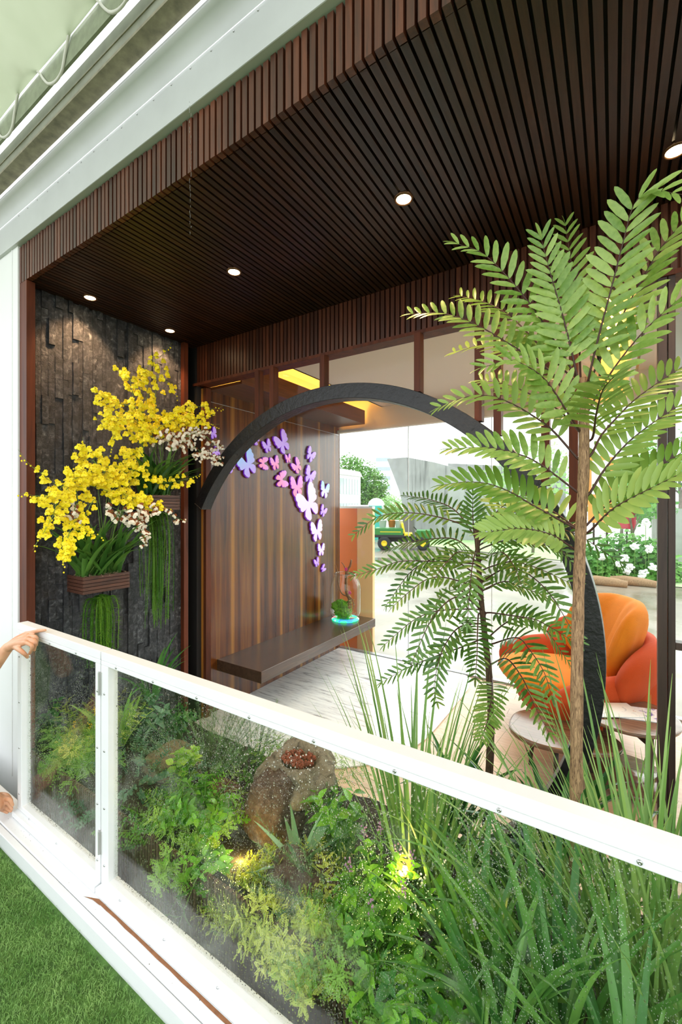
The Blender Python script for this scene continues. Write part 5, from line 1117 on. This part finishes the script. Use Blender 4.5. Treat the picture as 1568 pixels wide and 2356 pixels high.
for k, (px, py) in enumerate(((1373, 1262), (1385, 1282), (1437, 1284), (1422, 1298), (1448, 1302), (1440, 1314), (1480, 1318), (1500, 1305), (1476, 1330), (1460, 1258), (1485, 1200), (1492, 1262))):
    c = W(px, py, s=11.6); labs = ['white bloom high on the left shrub', 'white bloom low on the left shrub', 'white bloom in the centre of the bed', 'small white bloom left of the centre cluster', 'full white bloom right of the centre cluster', 'white bloom hanging over the log edge', 'lowest white bloom beside the door post', 'white bloom touching the door post', 'white bloom resting on the edging log', 'single white bloom in mid hedge', 'highest white bloom of the hedge', 'white bloom against the dark post edge']
    o = thing('white_bloom', labs[k], 'flower', tuple(c), 0, 'white blooms in the yard bed'); b = MB()
    for i in range(16): d = Vector((random.gauss(0, 1), random.gauss(0, 1), random.gauss(0, 1))).normalized() * R(.04, .10); b.ell(d, (.045, .045, .035), nu=6, nv=4)
    b.build('petals', WF, o); b = MB(); b.tube([(0, 0.02, 0), (0, 0.12, -0.05), (0, 0.2, -0.44 - c.z)], 0.008, 5); b.build('stem', M['stem'], o)
for k, (px, py, lab) in enumerate(((1390, 1312, 'weathered edging log left in the flower bed'), (1455, 1330, 'weathered edging log right in the flower bed'))):
    c = W(px, py, s=11.3); b = MB(); b.tube([(-.5, .06, 0), (-.2, 0, .02), (.2, .0, .0), (.5, -.05, -.02)], [.10, .13, .12, .09], 10); tag(b.build('edging_log', M['bark'], None, True, loc=(c.x, c.y, -0.32)), lab, 'log', 'edging logs')
# boards
pb = wallpoly('picture_board', 'orange picture board with white flowers behind the palm trunk', [(1350, 1045), (1411, 1052), (1408, 1206), (1352, 1202)], 15.5, 0.08, None or plain('orange_board', '#f5a24e', 0.6, var=0.25, nscale=1.2), 'sign')
c = Vector((0, 0, 0)); b = MB(); bb = pb.data.vertices; zs = [v.co.z for v in bb]; xs = [v.co.x for v in bb]
b.box(min(xs) + 0.12, max(xs) - 0.12, -0.012, 0.0, max(zs) * 0.42, max(zs) * 0.9); b.build('picture_field', plain('white_print', '#fbe9dc', 0.6, var=0.12, nscale=3), pb)
for sx in (0.25, 0.75): b = MB(); b.box(-0.03, 0.03, 0.02, 0.07, -1.2, 0.05); b.build('post', M['tleg'], pb, loc=(min(xs) + (max(xs) - min(xs)) * sx, 0, 0))
pr = wallpoly('red_panel', 'red upright panel in the garden bed', [(1422, 1164), (1464, 1162), (1462, 1218), (1420, 1216)], 16.5, 0.06, plain('red_panel_paint', '#d4394c', 0.5), 'panel')
b = MB(); b.box(0.2, 0.25, 0.0, 0.05, -0.8, 0.02); b.build('post', M['tleg'], pr)
# orange partition right behind the window
for x0, x1, cc, lab in ((-3.62, -3.13, '#f0834a', 'deep orange partition board behind the bench end'), (-3.125, -2.87, '#ffc690', 'pale orange partition board right of the deep one')):
    o = thing('partition_board', lab, 'partition', (x0, 5.30, -0.42), 0, 'orange partition boards'); b = MB(); b.box(0, x1 - x0, 0, 0.06, 0, 2.08); b.build('board', plain('partition_' + cc[1:], cc, 0.35, var=0.05, nscale=1.5), o)
    b = MB(); b.box(0, x1 - x0, -0.01, 0.07, 2.08, 2.11); b.build('cap', M['white'], o)
# white two-storey building
def building():
    a = W(640, 1170, s=30); c = W(829, 1170, s=40); r = thing('white_building', 'white two-storey glazed building left beyond the window', 'building', (a.x, a.y, -0.42)); d = Vector((c.x - a.x, c.y - a.y, 0)); L = d.length; ang = math.atan2(d.y, d.x); r.rotation_euler = (0, 0, ang)
    b = MB(); b.box(0, L, 0, 6, 0, 4.9); b.build('body', M['wallwhite'], r); b = MB(); b.prism([(-0.2, 4.9), (L + 0.2, 4.9), (L - 0.3, 5.35), (-0.2, 5.5)], 6.2, Matrix(((1, 0, 0, 0), (0, 0, 1, -0.1), (0, 1, 0, 0), (0, 0, 0, 1)))); b.build('roof', M['wallwhite'], r)
    wg = plain('window_glass_grey', '#a7b5b3', 0.1)
    b = MB(); b.box(0, 0.42, -0.03, 0.0, 0, 1.4); me = b.mesh('window', wg); b = MB(); b.box(0, 0.42, -0.03, 0.0, 0, 1.5); me2 = b.mesh('window', wg)
    for i in range(14): ob('window', me, r, loc=(L - 0.6 - i * 0.5, 0, 3.2)); ob('window', me2, r, loc=(L - 0.6 - i * 0.5, 0, 0.9))
building()
def hut():
    c = W(828, 1170, s=27); r = thing('site_kiosk', 'white kiosk with dark window and teal side', 'kiosk', (c.x, c.y, -0.42)); r.rotation_euler = (0, 0, 0.35)
    b = MB(); b.box(-0.75, 0.55, 0, 1.2, 0, 2.2); b.build('body', M['wallwhite'], r); b = MB(); b.box(-0.65, 0.45, -0.02, 0, 1.25, 2.05); b.build('window', plain('kiosk_window', '#5e6f6a', 0.15), r); b = MB(); b.box(0.55, 1.35, 0.1, 1.1, 0, 2.15); b.build('teal_side', plain('teal_sheet', '#3fb3a4', 0.5), r)
    b = MB(); b.ell((0.95, 0.6, 2.15), (0.55, 0.5, 0.5), nu=16, nv=10); b.build('dome', M['wallwhite'], r, True)
hut()
def tower(px0, px1, pyt, s, lab):
    a = W(px0, 1160, s=s); c = W(px1, 1160, s=s); t = W(px0, pyt, s=s); r = thing('tower_block', lab, 'building', (a.x, a.y, -0.42)); L = (c - a).length; r.rotation_euler = (0, 0, math.atan2(c.y - a.y, c.x - a.x)); H = t.z + 0.4
    b = MB(); b.box(0, L, 0, 8, 0, H); b.build('body', plain('hazy_tower', (0.86, 0.89, 0.9), 0.8), r); b = MB(); b.box(0.3, L - 0.3, -0.05, 0, 0, 1.0); me = b.mesh('window_band', plain('tower_glass', '#b8c4ca', 0.3))
    z = H - 2
    while z > H * 0.35: ob('window_band', me, r, loc=(0, 0, z)); z -= 2.6
tower(862, 900, 1045, 120, 'hazy high-rise behind the green tree'); tower(1432, 1498, 930, 110, 'hazy high-rise above the flower bed')
def vehicle():
    c = W(922, 1258, s=21); r = thing('utility_vehicle', 'green utility cart with yellow seat and wheel hubs on the wet yard', 'vehicle', (c.x, c.y, -0.42)); r.rotation_euler = (0, 0, math.radians(24))
    gr = plain('tractor_green', '#2f7a32', 0.4); bk = plain('rubber_black', '#26282a', 0.8); ye = plain('tractor_yellow', '#f0cf1e', 0.45)
    def bx(nm, m, *a, bev=0.02): b = MB(); b.box(*a); return b.build(nm, m, r, bevel=bev)
    bx('cargo_bed', gr, -1.25, 0.1, -0.6, 0.6, 0.72, 1.05); bx('bed_stripe', ye, -1.0, 0.0, -0.612, -0.6, 0.86, 0.89, bev=0); bx('bed_sill', bk, -1.3, 0.15, -0.62, 0.62, 0.60, 0.72); bx('chassis', bk, -1.1, 1.3, -0.35, 0.35, 0.38, 0.6); bx('hood', gr, 0.75, 1.45, -0.55, 0.55, 0.55, 0.95)
    bx('seat', ye, 0.15, 0.55, -0.5, 0.5, 0.68, 0.8); b = MB(); b.box(-0.05, 0.05, -0.5, 0.5, 0, 0.5); b.build('seat_back', ye, r, bevel=0.02, loc=(0.15, 0, 0.8), rot=(0, -0.2, 0))
    b = MB(); b.tube([(0.8, 0.2, 0.9), (0.62, 0.2, 1.1)], 0.025, 8); b.build('steering_column', bk, r)
    for x in (-0.8, 1.05):
        for sg in (-1, 1):
            b = MB(); b.lathe([(0.14, -0.11), (0.27, -0.12), (0.32, -0.08), (0.32, 0.08), (0.27, 0.12), (0.14, 0.11)], 24); w = b.build('tyre', bk, r, True, loc=(x, 0.55 * sg, 0.32), rot=(PI / 2, 0, 0)); b = MB(); b.lathe([(0.001, 0.05), (0.08, 0.06), (0.145, 0.115), (0.145, -0.115), (0.08, -0.06), (0.001, -0.05)], 20); b.build('hub', ye, w, True)
    for k, (x, y, z, m) in enumerate(((-0.9, 0, 1.07, M['white']), (-0.45, 0.1, 1.07, plain('orange_tub', '#f08a3a', 0.5)), (-0.1, -0.2, 1.07, M['white']))):
        t = thing('cargo_tub', ['white tub at the tail of the green cart', 'orange tub in the middle of the green cart bed', 'white tub nearest the yellow cart seat'][k], 'tub', tuple(r.matrix_basis @ Vector((x, y, z)) if False else Vector(r.location) + Matrix.Rotation(math.radians(24), 3, 'Z') @ Vector((x, y, z)))); b = MB(); b.lathe([(0.001, 0), (0.15, 0), (0.19, 0.34), (0.2, 0.34), (0.2, 0.36), (0.16, 0.36), (0.14, 0.05)], 16); b.build('tub_wall', m, t, True)
vehicle()
# ------------------------------------------------------------------ dripping rain
b = MB(); p0 = W(442, 250, y=1.16)
for i in range(26):
    z = HZ + 1.70 - i * 0.022 - R(0, .012); b.ell((R(-.006, .006), 0, z - (HZ + 1.2)), (0.0016, 0.0016, R(.004, .014)), nu=5, nv=5)
tag(b.build('rain_drip', M['water'], None, True, loc=(p0.x, 1.15, HZ + 1.2)), 'thin string of rainwater dripping off the gutter', 'water', kind='stuff')
# ------------------------------------------------------------------ person holding the gate
def skin():
    m, nt, bs, out = newmat('skin'); f = noise(nt, texco(nt), 14, 3); nt.links.new(ramp(nt, f, [(0.3, S('#c58a66')), (0.7, S('#dba884'))]), bs.inputs[0]); bs.inputs['Roughness'].default_value = 0.5; bs.inputs['Subsurface Weight'].default_value = 0.12; bs.inputs['Subsurface Radius'].default_value = (0.01, 0.004, 0.002)
    bump(nt, bs, noise(nt, texco(nt), 220), 0.15, 0.002); return m
def limb(b, pts, rads, n=14):
    cv = catmull(pts, (len(pts) - 1) * 5); m = len(pts) - 1; rr = []
    for i in range(len(cv)):
        t = i / 5; k = min(int(t), m - 1); rr.append(rads[k] + (rads[k + 1] - rads[k]) * (t - k))
    b.tube(cv, rr, n); b.ell(cv[0], (rr[0],) * 3, nu=12, nv=8); b.ell(cv[-1], (rr[-1],) * 3, nu=12, nv=8)
def solid(name, b, m, parent, vox, loc, smooth=4):
    o = b.build(name, m, parent, True); md = o.modifiers.new('remesh', 'REMESH'); md.mode = 'VOXEL'; md.voxel_size = vox; md.use_smooth_shade = True
    sm = o.modifiers.new('smooth', 'SMOOTH'); sm.iterations = smooth; sm.factor = 0.5
    dg = bpy.context.evaluated_depsgraph_get(); me = bpy.data.meshes.new_from_object(o.evaluated_get(dg)); o.modifiers.clear(); old = o.data; o.data = me; bpy.data.meshes.remove(old)
    if not me.materials: me.materials.append(m)
    o.location = loc; return o
def person():
    base = Vector((-3.15, 0.5, -0.075)); b = MB(); V = lambda *a: Vector(a) - base; P = lambda px, py, y: W(px, py, y=y) - base
    # left arm: hand laid on the top rail, index finger pointing along it
    sh = V(-3.12, 0.72, 0.80); el = P(-75, 1608, 0.80); wr = P(18, 1490, 0.93)
    limb(b, [sh, sh.lerp(el, .5) + Vector((0, 0, -.02)), el, el.lerp(wr, .35), wr], [.062, .052, .044, .043, .027])
    kn = [P(60, 1459, 0.992), P(64, 1463, 0.970), P(64, 1470, 0.949), P(60, 1478, 0.930)]
    for k, r in zip(kn, (.019, .019, .018, .016)): limb(b, [wr, wr.lerp(k, .5) + Vector((0, 0, .004)), k], [.024, .021, r * .78])
    limb(b, [kn[0], P(74, 1455, 0.985), P(90, 1451, 0.988), P(104, 1450, 0.990)], [.0135, .0105, .0092, .007])
    for k, (mx, my, ex, ey, y) in enumerate(((83, 1466, 84, 1484, .972), (81, 1476, 79, 1496, .951), (74, 1487, 69, 1503, .931))):
        limb(b, [kn[k + 1], P(mx, my, y), P(ex, ey, y + .004)], [.0105, .0092, .0072])
    limb(b, [wr.lerp(kn[3], .35), P(46, 1496, 0.905), P(56, 1504, 0.908), P(63, 1512, 0.925)], [.014, .0115, .0098, .008])
    # right arm: hand at the foot of the gate
    sh2 = V(-3.10, 0.34, 0.78); el2 = V(-2.93, 0.52, 0.42); wr2 = P(-28, 1832, 0.87)
    limb(b, [sh2, sh2.lerp(el2, .5), el2, el2.lerp(wr2, .35), wr2], [.062, .052, .044, .042, .028])
    kn2 = [P(6, 1836, 0.945), P(4, 1843, 0.935), P(1, 1851, 0.925), P(-3, 1858, 0.915)]
    for k in kn2: limb(b, [wr2, wr2.lerp(k, .5) + Vector((0, 0, .004)), k], [.025, .022, .0145])
    for k, (mx, my, ex, ey) in enumerate(((22, 1840, 29, 1853), (18, 1848, 27, 1861), (14, 1858, 25, 1866), (8, 1864, 17, 1869))): limb(b, [kn2[k], P(mx, my, .955), P(ex, ey, .965)], [.0125, .0105, .008])
    limb(b, [wr2.lerp(kn2[0], .4), P(2, 1828, .95), P(16, 1830, .962), P(27, 1842, .972)], [.015, .012, .0105, .008])
    # trunk, head, folded legs
    limb(b, [V(-3.32, 0.5, 0.20), V(-3.30, 0.5, 0.42), V(-3.20, 0.52, 0.66), V(-3.14, 0.53, 0.80)], [.15, .14, .155, .11], 20); limb(b, [sh, sh2], [.07, .07])
    limb(b, [V(-3.13, 0.53, 0.84), V(-3.10, 0.54, 0.94)], [.055, .052]); b.ell(V(-3.06, 0.55, 1.03), (.095, .075, .115), nu=20, nv=16)
    b.ell(V(-2.975, 0.55, 1.01), (.02, .013, .02), nu=8, nv=6); b.ell(V(-3.07, 0.63, 1.02), (.018, .008, .028), nu=8, nv=6); b.ell(V(-3.07, 0.47, 1.02), (.018, .008, .028), nu=8, nv=6); b.ell(V(-2.99, 0.55, 0.95), (.035, .035, .03), nu=10, nv=8)
    for y in (0.38, 0.62):
        limb(b, [V(-3.34, y, 0.20), V(-3.12, y, 0.33), V(-2.98, y, 0.36)], [.09, .075, .058]); limb(b, [V(-2.98, y, 0.36), V(-3.06, y, 0.16), V(-3.14, y, -0.005)], [.056, .05, .038]); limb(b, [V(-3.18, y, -0.03), V(-3.05, y, -0.035), V(-2.95, y, -0.045)], [.04, .04, .028])
    o = solid('person', b, skin(), None, 0.0031, tuple(base), 5); tag(o, 'crouching person in grey shirt holding the gate, one finger on the top rail', 'person')
    t = MB(); limb(t, [V(-3.33, 0.5, 0.28), V(-3.30, 0.5, 0.42), V(-3.20, 0.52, 0.66), V(-3.15, 0.53, 0.80)], [.16, .152, .168, .12], 20); limb(t, [sh, sh2], [.08, .08])
    for a, c in ((sh, el), (sh2, el2)): limb(t, [a, a.lerp(c, .55)], [.075, .066])
    sh_ = solid('shirt', t, plain('grey_shirt', '#6b7076', 0.9, var=0.1), o, 0.010, (0, 0, 0))
    t = MB()
    for y in (0.38, 0.62): limb(t, [V(-3.34, y, 0.20), V(-3.12, y, 0.33), V(-2.98, y, 0.36)], [.105, .088, .070]); limb(t, [V(-2.98, y, 0.36), V(-3.06, y, 0.16), V(-3.13, y, 0.03)], [.068, .062, .052])
    limb(t, [V(-3.34, .5, .16), V(-3.33, .5, .30)], [.165, .16]); solid('trousers', t, plain('dark_trousers', '#2c3038', 0.9), o, 0.010, (0, 0, 0))
    t = MB(); t.ell(V(-3.085, 0.55, 1.075), (.098, .085, .085), nu=20, nv=12); solid('hair', t, plain('black_hair', '#15110f', 0.6), o, 0.010, (0, 0, 0), 2)
    for y in (0.38, 0.62): t = MB(); limb(t, [V(-3.19, y, -0.025), V(-3.05, y, -0.03), V(-2.93, y, -0.038)], [.048, .047, .036]); solid('shoe', t, plain('dark_shoe', '#33302c', 0.7), o, 0.008, (0, 0, 0))
    eb = plain('eye_white', (0.8, 0.8, 0.78), 0.3); ed = plain('eye_dark', '#1c120c', 0.3); lip = plain('lip', '#a2594c', 0.5)
    for y in (0.52, 0.58):
        t = MB(); t.ell(V(-2.972, y, 1.035), (.010, .014, .008), nu=12, nv=8); e = t.build('eye', eb, o, True); t = MB(); t.ell(V(-2.9645, y, 1.035), (.004, .006, .006), nu=10, nv=6); t.build('iris', ed, e, True)
        t = MB(); t.tube([V(-2.972, y - .018, 1.052), V(-2.966, y, 1.058), V(-2.972, y + .018, 1.052)], [.002, .004, .002], 6); t.build('eyebrow', ed, o, True)
    t = MB(); t.ell(V(-2.962, 0.55, 0.962), (.008, .022, .006), nu=14, nv=8); t.build('mouth', lip, o, True)
    d = (wr2 - el2).normalized(); c = wr2 - d * 0.03; t = MB(); ring = [c + (d.orthogonal().normalized() * math.cos(a) + d.cross(d.orthogonal().normalized()) * math.sin(a)) * 0.034 for a in [2 * PI * i / 24 for i in range(25)]]; t.tube(ring, 0.007, 8); t.build('watch_strap', plain('black_watch', '#17181a', 0.4), o, True)
person()
